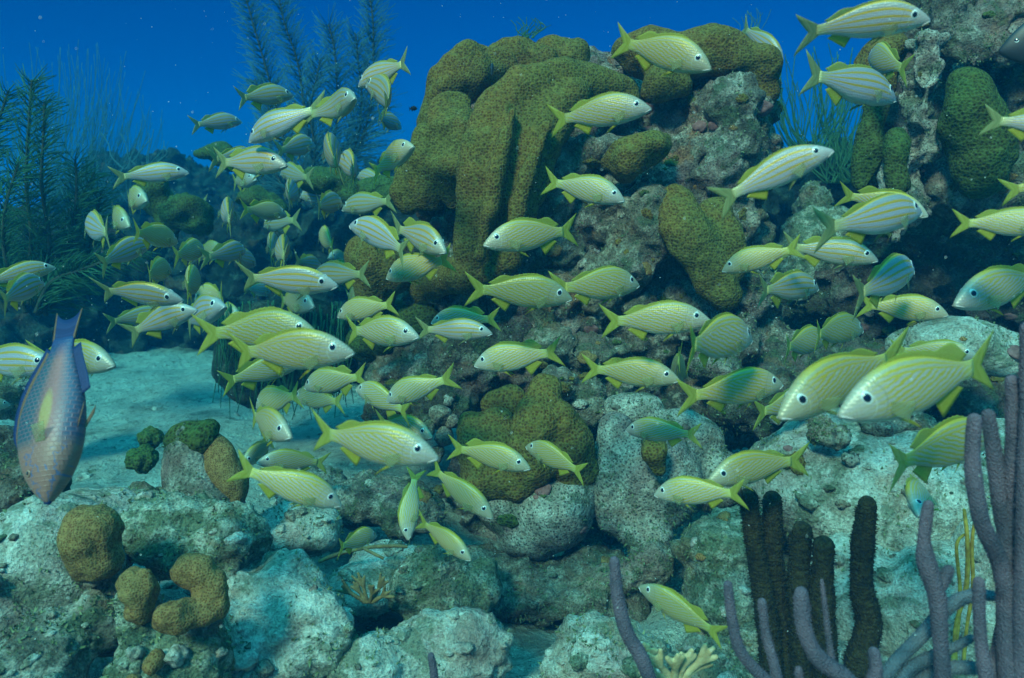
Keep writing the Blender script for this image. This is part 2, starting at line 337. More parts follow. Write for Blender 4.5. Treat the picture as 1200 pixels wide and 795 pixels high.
# a lower colony that bulges in front
front = empty('coral_colony', P(640, 655, 2.0), 'brown green lobed coral with pale speckled underside, low before the tall head', 'coral')
lobe(chain([(572, 474, 1.99, 18), (598, 466, 1.99, 16), (604, 480, 1.99, 16)], .7), parent=front)
lobe(chain([(552, 500, 1.96, 24), (556, 530, 1.94, 30), (566, 562, 1.93, 28), (556, 585, 1.95, 18)], .7) + chain([(580, 495, 1.96, 22), (590, 530, 1.93, 28), (596, 560, 1.92, 24)], .7), parent=front)
lobe(chain([(638, 456, 1.95, 18), (632, 480, 1.92, 24), (625, 510, 1.89, 26), (622, 545, 1.88, 28), (605, 570, 1.9, 22)], .7) + chain([(650, 500, 1.92, 28), (668, 530, 1.91, 32), (688, 548, 1.92, 20), (668, 575, 1.93, 20)], .7), parent=front, disp=(('CLOUDS', 0.15, 0.06, 0.5), ('CLOUDS', 0.06, 0.02, 0.5)))
rock('dead_underside', [ball(600, 590, 2.0, 50, 34), ball(650, 600, 1.96, 48, 46), ball(625, 625, 1.98, 42, 30), ball(680, 575, 2.0, 28, 44)], 'rock_speckled', None, parent=front, disp=SOFT, turf=0.2)
rock('coral_rock', chain([(722, 500, 1.98, 20), (712, 560, 1.96, 24), (720, 605, 1.95, 24), (760, 630, 1.93, 26)]) + [ball(765, 560, 1.98, 58, 58, 50), ball(800, 515, 2.05, 50, 34, 40), ball(740, 480, 2.1, 36, 20, 30), ball(830, 560, 2.05, 40, 40, 40)],
     'rock_speckled', 'pale pinkish dead coral boulder with a curled ridge beside the front colony', 'boulder', disp=SOFT)
tag(lobe(chain([(762, 530, 1.84, 20), (768, 548, 1.84, 16)]), parent=None, name='encrusting_coral'), 'small brown triangular coral patch on the pale curled boulder', 'coral')

# --- the head at the right
rh = empty('coral_reef', P(1090, 400, 2.4), 'grey coral pillars with green plates at the upper right edge', 'coral head')
rock('dead_rock', [ball(1120, 60, 2.45, 90, 90, 90), ball(1190, 100, 2.4, 60, 120, 90), ball(1110, 200, 2.45, 90, 90, 90), ball(1190, 260, 2.45, 80, 100, 90), ball(1080, 300, 2.55, 100, 70, 90), ball(1170, -40, 2.45, 110, 90, 90),
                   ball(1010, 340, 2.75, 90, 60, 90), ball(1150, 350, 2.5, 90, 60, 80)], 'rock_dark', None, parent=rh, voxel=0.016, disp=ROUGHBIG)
rock('dead_pillar', chain([(1083, 62, 2.12, 24), (1082, 110, 2.1, 28), (1072, 170, 2.1, 26), (1062, 220, 2.12, 26), (1050, 262, 2.15, 24)]), 'rock_speckled', None, parent=rh, disp=ROUGHBIG[1:])
rock('dead_pillar', chain([(1112, 10, 2.15, 22), (1120, 45, 2.15, 22), (1135, 70, 2.12, 18)]) + chain([(1180, 60, 2.1, 26), (1160, 40, 2.15, 30), (1195, 20, 2.15, 40)]), 'rock_grey', None, parent=rh)
rock('dead_pillar', chain([(1108, 230, 2.15, 22), (1112, 180, 2.15, 12)]) + chain([(1190, 200, 2.1, 22), (1180, 240, 2.15, 26), (1140, 250, 2.2, 30)]), 'rock_grey', None, parent=rh)
lobe(chain([(1030, 100, 2.2, 16), (1028, 75, 2.2, 22), (1045, 58, 2.2, 16)]), 'star', rh, label='small brown knob on the left pillar')
lobe(chain([(1012, 215, 2.22, 16), (1018, 170, 2.2, 16), (1025, 130, 2.2, 14)]), 'star_green', rh)
lobe(chain([(1048, 215, 2.08, 14), (1046, 185, 2.08, 15), (1050, 165, 2.1, 10)]), 'star_green', rh)
lobe(chain([(1135, 108, 2.02, 26), (1138, 140, 2.0, 34), (1155, 175, 2.0, 34), (1150, 205, 2.02, 22)]), 'star_green', rh, label='large drooping green plate')
rock('boulder', [ball(1120, 400, 2.0, 62, 26, 50), ball(1160, 415, 2.0, 50, 28, 50), ball(1080, 405, 2.05, 40, 20, 40)], 'rock_pale', 'smooth pale boulder under the dark overhang at the right', 'boulder', disp=SOFT)
rock('boulder', [ball(960, 290, 2.75, 46, 50, 50), ball(925, 330, 2.8, 50, 50, 50), ball(1000, 330, 2.8, 50, 40, 50), ball(950, 240, 2.85, 22, 34)], 'rock_green', 'dim teal boulder in the gap between the two coral heads', 'boulder')
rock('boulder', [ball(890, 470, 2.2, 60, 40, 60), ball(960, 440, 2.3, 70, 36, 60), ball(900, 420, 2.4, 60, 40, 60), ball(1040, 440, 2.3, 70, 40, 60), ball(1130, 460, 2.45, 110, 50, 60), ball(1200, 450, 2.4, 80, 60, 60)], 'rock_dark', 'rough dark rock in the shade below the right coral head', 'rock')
rock('boulder', [ball(962, 505, 1.75, 24, 22), ball(985, 512, 1.75, 18, 18)], 'rock_brown', 'small round brown rock under the pair of big grunts', 'rock', voxel=0.007)
rock('boulder', [ball(1030, 497, 1.85, 34, 14, 30), ball(1080, 500, 1.85, 36, 16, 30)], 'rock_brown', 'flat brown ledge of rock behind the pale slope at right', 'rock', voxel=0.008)
rock('boulder', [ball(996, 535, 1.72, 11, 11)], 'rock_speckled', 'fist sized grey speckled stone on the pale slope at right', 'stone', voxel=0.006)
rock('boulder', [ball(1060, 590, 1.85, 150, 90, 110), ball(950, 570, 1.9, 80, 70, 80), ball(1160, 560, 1.9, 90, 70, 90), ball(1000, 520, 1.95, 90, 40, 60)], 'rock_pale', 'broad pale sloping rock at the right below the big grunts', 'boulder', voxel=0.014, disp=SOFT + ROCK[3:])
rock('boulder', [ball(1110, 720, 1.6, 110, 80, 100), ball(1000, 700, 1.7, 70, 80, 80), ball(1190, 690, 1.55, 70, 100, 80)], 'rock_pale', 'lumpy pale rock behind the purple sea rods at the lower right', 'boulder', voxel=0.012, disp=SOFT + ROCK[3:])
rock('boulder', [ball(850, 650, 1.72, 58, 44, 50), ball(842, 700, 1.7, 50, 50, 50), ball(870, 620, 1.78, 40, 20, 40), ball(880, 700, 1.75, 40, 60, 50)], 'rock_green', 'mossy green grey boulder left of the dark sea rods', 'boulder')
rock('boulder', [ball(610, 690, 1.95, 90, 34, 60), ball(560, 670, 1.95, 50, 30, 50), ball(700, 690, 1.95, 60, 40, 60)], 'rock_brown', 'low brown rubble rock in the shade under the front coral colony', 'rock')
rock('boulder', chain([(690, 705, 1.85, 22), (720, 680, 1.85, 20), (760, 665, 1.85, 22), (775, 650, 1.88, 18)]), 'rock_brown', 'twisted brown rock above the green grunt at lower right', 'rock', voxel=0.008)
rock('boulder', [ball(705, 765, 1.5, 66, 46, 50), ball(740, 780, 1.48, 50, 40, 50), ball(670, 790, 1.5, 40, 40, 40)], 'rock_pale', 'rounded pale boulder behind the single purple rod at bottom', 'boulder', disp=SOFT + ROCK[1:3])
rock('boulder', [ball(850, 790, 1.5, 60, 50, 50), ball(900, 780, 1.55, 50, 50, 50)], 'rock_green', 'mottled green rock at the foot of the dark sea rods', 'rock')
rock('boulder', [ball(320, 700, 1.5, 66, 48, 60), ball(300, 750, 1.45, 60, 60, 60), ball(360, 740, 1.45, 60, 60, 60), ball(280, 790, 1.4, 60, 50, 50)], 'rock_pale', 'large rounded pale boulder at the bottom left of centre', 'boulder', disp=SOFT + ROCK[1:3])
rock('boulder', [ball(508, 690, 1.75, 50, 46, 46), ball(530, 700, 1.75, 44, 40, 46), ball(560, 690, 1.78, 30, 30, 30)], 'rock_green', 'rounded grey green boulder just below the diving grunts', 'boulder')
rock('boulder', [ball(500, 770, 1.5, 60, 52, 50), ball(545, 770, 1.5, 60, 50, 50), ball(430, 785, 1.45, 60, 46, 50)], 'rock_pale', 'broad pale silty boulder at the bottom centre', 'boulder', disp=SOFT + ROCK[1:3])
rock('boulder', [ball(60, 660, 1.45, 90, 80, 70), ball(120, 620, 1.55, 70, 50, 60), ball(10, 690, 1.4, 60, 70, 60)], 'rock_pale', 'large pale sloping rock at the left below the parrotfish', 'boulder', voxel=0.012, disp=SOFT + ROCK[3:])
rock('boulder', [ball(215, 625, 1.55, 74, 48, 60), ball(260, 640, 1.52, 50, 50, 50), ball(160, 600, 1.6, 50, 30, 40)], 'rock_green', 'grey green furry rock right of the tall brown knob coral', 'boulder')
rock('boulder', [ball(150, 585, 1.65, 34, 16, 30), ball(185, 590, 1.68, 24, 18, 24)], 'rock_brown', 'small brown reddish rock at the foot of the capped coral stump', 'rock', voxel=0.008)
rock('boulder', [ball(60, 750, 1.25, 70, 50, 50), ball(110, 730, 1.28, 40, 40, 40), ball(30, 790, 1.2, 70, 50, 50)], 'rock_grey', 'craggy speckled rock in the bottom left corner', 'rock', voxel=0.009)
rock('boulder', [ball(345, 622, 1.85, 58, 30, 50), ball(300, 640, 1.85, 40, 30, 40)], 'rock_pale', 'pale flat topped rock left of the small grunt near the floor', 'rock', disp=SOFT + ROCK[3:])
rock('boulder', [ball(420, 585, 2.1, 60, 26, 50), ball(480, 600, 2.05, 40, 30, 40), ball(360, 570, 2.2, 50, 20, 50)], 'rock_grey', 'lumpy rubble rock under the largest left hand grunt', 'rock')
rock('boulder', [ball(425, 690, 1.75, 50, 24, 40), ball(460, 660, 1.85, 50, 26, 40)], 'rock_pale', 'pale rock holding the small brown finger coral', 'rock', disp=SOFT + ROCK[3:])
rock('boulder', [ball(160, 770, 1.25, 30, 50, 30), ball(215, 770, 1.27, 44, 40, 40), ball(150, 710, 1.3, 24, 40, 30)], 'rock_green', 'dark green rock carrying the knob corals', 'rock', voxel=0.008)
rock('boulder', [ball(15, 560, 1.75, 34, 50, 40), ball(40, 590, 1.7, 44, 50, 40), ball(10, 515, 1.85, 30, 24, 30)], 'rock_dark', 'dark green lumpy rock at the left edge behind the parrotfish', 'rock')
rock('boulder', [ball(30, 445, 2.6, 36, 30, 40), ball(5, 460, 2.6, 30, 40, 40)], 'rock_green', 'dim teal rock at the left edge beside the parrotfish', 'rock')
# stumps, knobs and balls of the lower left
st = empty('coral_stump', P(240, 610, 1.75), 'stubby coral stump with a speckled green cap at lower left, brown on its right side', 'coral')
rock('dead_stump', chain([(222, 522, 1.73, 30), (228, 555, 1.72, 34), (240, 600, 1.7, 46)]), 'rock_grey', None, parent=st, disp=SOFT)
lobe(chain([(212, 512, 1.71, 20), (232, 508, 1.71, 25)]), 'star_green', st, label='speckled green cap')
lobe(chain([(252, 520, 1.72, 15), (268, 550, 1.70, 16), (280, 590, 1.68, 14)]), 'knob', st, label='brown right flank')
kn = (('CLOUDS', 0.06, 0.026, 0.5), ('CLOUDS', 0.03, 0.006, 0.5))
def knob(balls, label, mat='knob', cat='coral', group=None, disp=kn, name='knob_coral'):
    return tag(mesh_obj(name, blob_mesh(balls, 0.006, 6, disp), M[mat]), label, cat, group)
knob([ball(107, 628, 1.3, 33, 36), ball(110, 650, 1.3, 30, 30)], 'egg shaped brown coral knob at the lower left')
knob([ball(163, 690, 1.24, 26, 26), ball(165, 710, 1.24, 20, 24)], 'yellow brown coral ball left of the curled coral')
knob(chain([(216, 670, 1.22, 17), (236, 672, 1.23, 18), (250, 692, 1.23, 17), (250, 714, 1.22, 17), (228, 722, 1.2, 16), (202, 722, 1.18, 21)]), 'brown coral curled into a c shape at the lower left')
knob([ball(178, 776, 1.18, 15, 15)], 'smallest brown coral ball below the curled coral')
knob([ball(152, 800, 1.15, 14, 12)], 'coral ball cut by the bottom edge at lower left')
knob([ball(176, 514, 2.3, 17, 14)], 'upper of two small green bumpy corals on the sand', 'star_green', group=None, disp=(('VORONOI', 0.03, -0.02, 0.3),), name='bumpy_coral')
knob([ball(167, 538, 2.2, 20, 18)], 'lower of two small green bumpy corals on the sand', 'star_green', disp=(('VORONOI', 0.03, -0.02, 0.3),), name='bumpy_coral')
for i, (x, y, r, w) in enumerate(((515, 487, 12, 'topmost'), (500, 503, 11, 'left'), (521, 512, 12, 'middle'), (512, 532, 10, 'lowest'), (530, 495, 9, 'smallest, rightmost'))):
    knob([ball(x, y, 2.08, r)], f'{w} of the little brown balls left of the front colony', 'rock_brown', 'coral', 'little brown coral balls', kn, 'ball_coral')
rock('boulder', chain([(112, 660, 1.34, 24), (120, 705, 1.33, 26)]) + chain([(167, 715, 1.28, 19), (168, 775, 1.27, 26)]) + chain([(228, 735, 1.27, 22), (214, 790, 1.27, 34)]), 'rock_brown', 'brown rock knuckles that carry the knob corals at lower left', 'rock', voxel=0.007)
# distant reef
BACK = (('CLOUDS', 0.5, 0.40, 0.5), ('CLOUDS', 0.16, 0.26, 0.5), ('VORONOI', 0.11, -0.12, 0.3), ('CLOUDS', 0.05, 0.05, 0.5))
tuple_ball = ball
def wb(x, y, z, rx, ry, rz): return ((x, y, z), (rx, ry, rz))
for balls, lab in (
    ([wb(-2.1, 4.9, 0.1, .7, .5, .62), wb(-1.6, 5.0, .2, .6, .5, .75), wb(-1.9, 4.8, .5, .3, .3, .35), wb(-1.3, 4.8, .1, .5, .45, .55)], 'dark lobed reef mound behind the left school'),
    ([wb(-.9, 4.7, .1, .6, .5, .8), wb(-.4, 4.5, .1, .5, .5, .75), wb(-1.1, 4.6, .4, .35, .3, .4), wb(-.6, 4.4, .5, .35, .3, .4), wb(-.1, 4.4, 0, .5, .5, .6)], 'dark reef mound left of the tall coral head'),
    ([wb(-2.9, 3.9, .0, .45, .4, .72), wb(-3.3, 3.9, .2, .6, .5, .8), wb(-2.5, 4.7, .0, .5, .4, .75), wb(-2.9, 4.5, .1, .6, .4, .85)], 'dark reef bank at the far left'),
    ([wb(-1.0, 4.4, -.1, .55, .35, .40), wb(-.5, 3.9, -.1, .5, .4, .42), wb(-1.5, 4.6, -.05, .4, .3, .34)], 'low dark reef at the edge of the sand'),
    ([wb(1.5, 4.2, .1, .6, .6, .8), wb(2.2, 4.5, .2, .7, .6, .9), wb(1.3, 3.4, .0, .5, .5, .6), wb(1.62, 4.1, .5, .5, .4, .72), tuple_ball(960, 235, 3.8, 66, 62), tuple_ball(935, 200, 4.0, 30, 40)], 'dark reef behind the gap between the heads'),
    ([wb(-3.4, 7.0, .4, 1.2, .6, 1.0), wb(-2.0, 7.0, .4, 1.2, .6, .95), wb(-.8, 6.8, .4, 1.2, .6, 1.0)], 'faint blue reef ridge farthest away at the left')):
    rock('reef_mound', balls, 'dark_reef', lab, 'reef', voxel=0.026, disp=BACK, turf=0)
def plate(px, py, d, r, ry, label):      # thin curved sheet corals catching the light
    return tag(mesh_obj('plate_coral', blob_mesh([ball(px, py, d, r, ry, r * .8), ball(px + r * .5, py + ry * .6, d, r * .7, ry, r * .6)], 0.02, 4, (('CLOUDS', 0.15, 0.12, 0.5), ('VORONOI', 0.06, -0.02, .3))), M['star_green']), label, 'coral')
plate(215, 245, 3.4, 34, 22, 'dim green plate coral behind the left school, second from left')
plate(185, 238, 3.5, 22, 30, 'dim green plate coral behind the left school, leftmost')
plate(250, 180, 4.0, 24, 12, 'dim green plate coral near the top of the left reef')
plate(385, 215, 3.5, 40, 20, 'dim green plate coral above the middle of the left school')
plate(300, 235, 3.6, 30, 12, 'dim green plate coral behind the long nosed stripes of the left school')
plate(440, 220, 3.3, 30, 18, 'dim green plate coral touching the tall coral head')

# loose stones
sv, sf = SPH[3]
def stone_mesh(seed):
    vs_ = []
    for v in sv:
        p = Vector(v); k = 1 + 0.45 * noise.noise(p * 1.3 + Vector((seed * 7, 0, 0))) + 0.22 * noise.noise(p * 3.5 + Vector((0, seed * 5, 0))) + 0.10 * noise.noise(p * 9 + Vector((0, 0, seed * 3)))
        vs_.append((p.x * k, p.y * k * 0.85, p.z * k * 0.62))
    return from_pd(vs_, sf)
stones = []
for s in range(6):
    me = stone_mesh(s + 1); me.name = 'rubble_stone'; me.polygons.foreach_set('use_smooth', [True] * len(me.polygons))
    me.materials.append(M[('rock_pale', 'rock_grey', 'rock_pale', 'rock_green', 'rock_brown', 'rock_pale')[s]]); stones.append(me)
rs = random.Random(3)
dg = bpy.context.evaluated_depsgraph_get()
def hit_down(px, py):
    dirv = (P(px, py, 1.0) - CAM).normalized()
    ok, loc, nor, idx, ob, mt = scene.ray_cast(dg, CAM, dirv)
    return (loc, nor, ob) if ok else None
cnt = 0; tries = 0
while cnt < 230 and tries < 2600:
    tries += 1
    px = rs.uniform(-20, 1220); py = 795 - 330 * rs.random() ** 1.15
    h = hit_down(px, py)
    if not h or h[0].y > 4.2 or h[1].z < 0.45 or (h[2].parent is not None) or h[2].name.startswith(('knob', 'ball', 'bumpy', 'encr')): continue
    o = bpy.data.objects.new('rubble_stone', rs.choice(stones)); C.objects.link(o)
    s = rs.choice((0.006, 0.009, 0.012, 0.016, 0.024)) * rs.uniform(0.8, 1.2)
    o.location = h[0] - Vector((0, 0, s * 0.15)); o.scale = (s, s * rs.uniform(.7, 1.1), s * rs.uniform(.7, 1)); o.rotation_euler = (rs.uniform(-.3, .3), rs.uniform(-.3, .3), rs.uniform(0, 6.28))
    tag(o, 'small rough piece of loose coral rubble lying on the rocks and sand', 'stone', 'loose coral rubble on the reef floor'); cnt += 1
print('stones', cnt)

# small nubs of living coral and crust that dot the dead rock
dg.update(); dg = bpy.context.evaluated_depsgraph_get()
nubs = []
for s in range(6):
    me = stone_mesh(s + 20); me.name = 'coral_nub'; me.polygons.foreach_set('use_smooth', [True] * len(me.polygons))
    me.materials.append(M[('star', 'star_green', 'knob', 'rock_speckled', 'crust', 'star')[s]]); nubs.append(me)
cnt = 0; tries = 0
while cnt < 150 and tries < 2500:
    tries += 1
    px, py = (rs.gauss(700, 110), rs.uniform(90, 660)) if rs.random() < .7 else (rs.uniform(950, 1200), rs.uniform(0, 480))
    h = hit_down(px, py)
    if not h or not h[2].name.startswith(('dead', 'boulder')) or h[0].y > 3.2: continue
    o = bpy.data.objects.new('coral_nub', rs.choice(nubs)); C.objects.link(o); s = rs.choice((.008, .012, .018, .026)) * rs.uniform(.8, 1.2)
    o.location = h[0]; o.rotation_euler = h[1].to_track_quat('Z', 'Y').to_euler(); o.scale = (s, s * rs.uniform(.7, 1.2), s * rs.uniform(.5, .9))
    tag(o, 'small nub of coral or crust growing on the dead rock', 'coral', 'small coral nubs dotted over the dead rock'); cnt += 1
print('nubs', cnt)
# turf algae: fine tufts nobody could count, rooted on the rock faces
rt = random.Random(11)
TV, TF = [], []
for o, w in turf_sources:
    me = o.data; org = o.matrix_world.translation if o.parent is None else Vector(o.parent.location)
    tot = int(w * min(14000, len(me.polygons) * 0.28)); polys = me.polygons
    for _ in range(tot):
        p = polys[rt.randrange(len(polys))]; c = p.center + org
        if (CAM - c).dot(p.normal) < -0.1: continue
        if noise.noise(c * 9) < -0.08: continue
        n = p.normal; L = rt.uniform(0.003, 0.011) * (1.5 if rt.random() < .1 else 1)
        for q in range(2):
            a = Vector((rt.uniform(-1, 1), rt.uniform(-1, 1), rt.uniform(-1, 1))).normalized()
            tip = c + (n + a * 0.8).normalized() * L; s = a.cross(n).normalized() * (0.0013 + L * .12)
            i = len(TV); TV += [c - s, c + s, tip]; TF.append((i, i + 1, i + 2))
print('turf', len(TF))
tag(mesh_obj('turf_algae', from_pd(TV, TF), M['algae'], origin=(0, 2, 0), smooth=False), 'fine turf algae fuzz growing over the dead rock', 'algae', kind='stuff')
# ------------------------------------------------------------------ sea rods and plumes
def rod_mesh(pts, rads, seg=20, fuzz=0.0, wob=0.10, step=14, hair=0.0, hair_p=0.5):
    """pts (px,py,d), rads px; a rounded, slightly knotty finger"""
    W = catmull([P(*p) for p in pts], step)
    rr = np.interp(np.linspace(0, 1, len(W)), np.linspace(0, 1, len(rads)), [(1.0 if hair > .003 else .84) * r / FPX * p[2] for r, p in zip(rads, [pts[min(int(round(i * (len(pts) - 1) / max(len(rads) - 1, 1))), len(pts) - 1)] for i in range(len(rads))])])
    rr = list(rr)
    # resample evenly so that the skin can carry relief
    out, orad = [W[0]], [rr[0]]; gap = 0.0022
    for i in range(1, len(W)):
        while (W[i] - out[-1]).length > gap:
            t = gap / (W[i] - out[-1]).length; out.append(out[-1].lerp(W[i], t)); orad.append(rr[i])
    W, rr = out, orad
    # rounded tip at the first point
    t0 = (W[0] - W[min(4, len(W) - 1)]).normalized(); r0 = rr[0]
    cap = [(W[0] + t0 * (r0 * math.sin(a)), r0 * math.cos(a)) for a in (1.5, 1.3, 1.05, 0.8, 0.5, 0.25)]
    W = [c[0] for c in cap] + W; rr = [c[1] for c in cap] + rr
    V, F = [], []
    rr = [r * (1 + wob * noise.noise(p * 22)) for r, p in zip(rr, W)]
    tube_geo(V, F, W, rr, seg)
    for i in range(len(V)):
        c = W[i // seg]; dvec = V[i] - c
        k = 1 + wob * .6 * noise.noise(V[i] * 30) + (0.08 if fuzz > .1 else 0.012) * noise.noise(V[i] * 260) + fuzz * rf.uniform(-1, 1)
        V[i] = c + dvec * k
    if hair:
        n0 = len(V)
        for i in range(seg * 8, n0, 1):
            if rf.random() > hair_p: continue
            c = W[i // seg]; nrm = (V[i] - c).normalized(); sd_ = Vector((rf.uniform(-1, 1), rf.uniform(-1, 1), rf.uniform(-1, 1))).normalized()
            L_ = hair * rf.uniform(.5, 1.2); w_ = sd_.cross(nrm).normalized() * (min(hair * .28, .0011)); k = len(V)
            V += [V[i] - w_ - nrm * .0006, V[i] + w_ - nrm * .0006, V[i] + (nrm + sd_ * .45).normalized() * L_]; F.append((k, k + 1, k + 2))
    return from_pd(V, F)
rf = random.Random(5)
def rods(name, label, mat, branches, cat='sea rod', fuzz=0.02, group=None, wob=0.10, hair=0.0026):
    base = branches[0][0][-1]; root = empty(name, P(*base), label, cat, group)
    for pts, rads in branches:
        mesh_obj('branch', rod_mesh(pts, rads, fuzz=fuzz, wob=wob, hair=hair), M[mat], root)
    return root
rods('sea_rod', 'tall cluster of thick purple sea rods at the right edge', 'rod_purple', [
    ([(1186, 447, .92), (1190, 520, .92), (1184, 600, .93), (1182, 680, .93), (1186, 812, .93)], [9, 12, 14, 15, 17]),
    ([(1142, 492, .9), (1140, 545, .9), (1150, 610, .9), (1172, 660, .92), (1186, 720, .93)], [9, 10, 11, 12, 12]),
    ([(1158, 487, .93), (1166, 540, .93), (1172, 590, .93), (1184, 640, .94)], [9, 10, 11, 12]),
    ([(1203, 385, .9), (1204, 480, .9), (1202, 600, .9), (1198, 812, .92)], [9, 10, 12, 14])], wob=.12)
rods('sea_rod', 'knotty upright purple sea rod with a side bud, left of the tall cluster', 'rod_purple', [
    ([(1088, 592, .95), (1083, 630, .95), (1086, 660, .95), (1098, 700, .95), (1102, 750, .95), (1106, 812, .95)], [7, 8, 12, 12, 10, 10]),
    ([(1112, 668, .95), (1104, 682, .95), (1097, 695, .95)], [7, 9, 8])], wob=.16)
rods('sea_rod', 'bluish sea rod with arms lying sideways at the lower right', 'rod_blue', [
    ([(1176, 700, 1.02), (1140, 698, 1.02), (1110, 712, 1.02), (1080, 745, 1.0), (1048, 778, .98), (1020, 815, .97)], [6, 8, 9, 9, 9, 9]),
    ([(1138, 748, 1.0), (1120, 758, 1.0), (1095, 768, 1.0), (1065, 785, .98), (1045, 815, .97)], [5, 6, 8, 8, 8]),
    ([(1160, 785, 1.0), (1120, 782, 1.0), (1090, 790, 1.0), (1060, 812, .98)], [8, 9, 9, 9])])
rods('sea_rod', 'straight dark purple sea rod between the knotty one and the tall cluster', 'rod_purple', [
    ([(1147, 682, .93), (1148, 730, .93), (1152, 770, .93), (1160, 812, .93)], [7, 8, 9, 11]),
    ([(1172, 735, .95), (1168, 770, .95), (1164, 812, .94)], [6, 8, 8])])
rods('sea_rod', 'purple grey sea rod curving up from the bottom edge, right of the dark rods base', 'rod_purple', [
    ([(939, 695, .95), (942, 735, .95), (958, 770, .95), (990, 795, .95), (1010, 820, .95)], [9, 11, 12, 12, 12]),
    ([(1024, 765, .95), (1026, 790, .95), (1015, 815, .95)], [8, 9, 10]),
    ([(936, 785, .98), (938, 800, .98), (945, 815, .97)], [5, 6, 6])])
rods('sea_rod', 'two thin purple grey sea rods in front of the mossy boulder', 'rod_purple', [
    ([(853, 686, 1.05), (857, 720, 1.05), (866, 760, 1.05), (885, 785, 1.05), (912, 812, 1.05)], [6.5, 7, 8, 8, 9]),
    ([(893, 706, 1.08), (897, 740, 1.08), (906, 775, 1.07), (915, 812, 1.06)], [6, 6, 7, 8])])
rods('sea_rod', 'single purple grey sea rod leaning at the bottom, beside the cream coral', 'rod_purple', [
    ([(720, 658, 1.1), (724, 700, 1.1), (734, 740, 1.1), (752, 772, 1.1), (768, 815, 1.1)], [7, 9, 10, 10, 9])], wob=.06)
rods('sea_rod', 'thin lavender twig of sea rod among the dark rods', 'rod_purple', [
    ([(963, 680, 1.1), (966, 705, 1.1), (970, 740, 1.1), (975, 775, 1.1), (980, 800, 1.1)], [2, 3, 4, 4.5, 5])])
rods('sea_rod', 'short stub of sea rod at the bottom edge in the centre', 'rod_purple', [
    ([(505, 769, 1.1), (508, 785, 1.1), (510, 810, 1.1)], [5, 5.5, 6])])
rods('sea_rod', 'tiny bluish sea rod tip at the lower right with a grunt behind it', 'rod_blue', [
    ([(1088, 592, 1.02), (1086, 600, 1.02), (1088, 640, 1.02)], [5, 5, 5])])
bpy.data.objects.remove(C.objects['sea_rod.009'].children[0]); bpy.data.objects.remove(C.objects['sea_rod.009'])
rods('sea_rod', 'dark brown furry sea rods standing in a clump, five fingers with one bent', 'rod_dark', [
    ([(877, 582, 1.42), (883, 630, 1.42), (893, 690, 1.42), (902, 750, 1.42), (905, 812, 1.42)], [10, 11, 12, 13, 13]),
    ([(905, 585, 1.45), (905, 640, 1.45), (908, 700, 1.45), (918, 760, 1.44), (922, 812, 1.42)], [10, 12, 13, 14, 14]),
    ([(940, 622, 1.4), (936, 670, 1.4), (938, 730, 1.4), (940, 812, 1.42)], [11, 12, 13, 13]),
    ([(965, 640, 1.38), (963, 690, 1.38), (966, 750, 1.38), (968, 812, 1.4)], [12, 13, 14, 14]),
    ([(1016, 592, 1.38), (1011, 640, 1.38), (1010, 690, 1.38), (1018, 730, 1.38), (1008, 770, 1.38), (996, 812, 1.38)], [11, 13, 13, 14, 15, 14])], fuzz=0.10, wob=.10, hair=0.0065)
root = empty('gold_coral', P(1120, 760, 1.3), 'golden yellow ribbon like coral behind the purple rods at right', 'coral')
for k, (x, w) in enumerate(((1134, 3.2), (1142, 2.6), (1127, 2.4))):
    mesh_obj('branch', rod_mesh([(x + 4 * (k - 1), 598 + k * 14, 1.3), (x - 3 * k, 640, 1.29), (x - 2, 690, 1.3), (x - 14 + 5 * k, 735, 1.31), (x - 14, 790, 1.3)], [w * .7, w, w, w * .9, w], seg=12), M['gold'], root)
# cream fire coral fans and small finger corals
def finger_coral(name, label, mat, px, py, d, n, lenpx, rpx, seed, spread=1.2, fork=2, cat='coral'):
    r_ = random.Random(seed); root = empty(name, P(px, py, d), label, cat)
    for k in range(n):
        V, F = [], []
        a = -spread / 2 + spread * (k + .5) / n + r_.uniform(-.12, .12); up = Vector((math.sin(a), r_.uniform(-.6, .2), math.cos(a))).normalized()
        b0 = P(px, py, d) + Vector((math.sin(a) * rpx / FPX * d * 2, 0, 0)); L = lenpx / FPX * d * r_.uniform(.75, 1.1); r0 = rpx / FPX * d
        mid = b0 + up * L * .55
        balls = []
        for t in range(6): balls.append((tuple(b0.lerp(mid, t / 5)), (r0 * (1 - .05 * t),) * 3))
        for j in range(fork + 1):
            s = (j - fork / 2) * .55 + r_.uniform(-.15, .15)
            dr = (up + Vector((math.cos(a), 0, -math.sin(a))) * s).normalized(); e = mid + dr * L * .5 * r_.uniform(.7, 1.05)
            for t in range(6): balls.append((tuple(mid.lerp(e, t / 5)), (r0 * (.9 - .06 * t),) * 3))
        mesh_obj('branch', blob_mesh(balls, r0 * .33, 3, (('CLOUDS', 0.02, 0.002, .5),)), M[mat], root)
    return root
finger_coral('finger_coral', 'cream coloured branching coral at the bottom beside the purple rod', 'cream', 792, 795, 1.2, 6, 52, 5.5, 4, 2.2)
finger_coral('finger_coral', 'small upright cream coral tuft behind the purple rod', 'cream', 757, 775, 1.28, 2, 34, 5, 9, .4)
finger_coral('finger_coral', 'little brown finger coral with pale tips on the pale rock', 'finger', 432, 705, 1.6, 6, 34, 3, 5, 2.4)
rt2 = empty('dead_branch', P(430, 650, 1.75), 'thin brown dead branch lying on the rocks under the small grunt', 'coral branch')
mesh_obj('branch', rod_mesh([(375, 658, 1.72), (395, 650, 1.72), (430, 642, 1.72), (462, 640, 1.72), (478, 641, 1.72)], [3, 3, 2.5, 2.5, 2], seg=10), M['finger'], rt2)
mesh_obj('branch', rod_mesh([(428, 644, 1.7), (440, 650, 1.7), (450, 655, 1.7)], [2, 2.5, 2], seg=10), M['finger'], rt2)

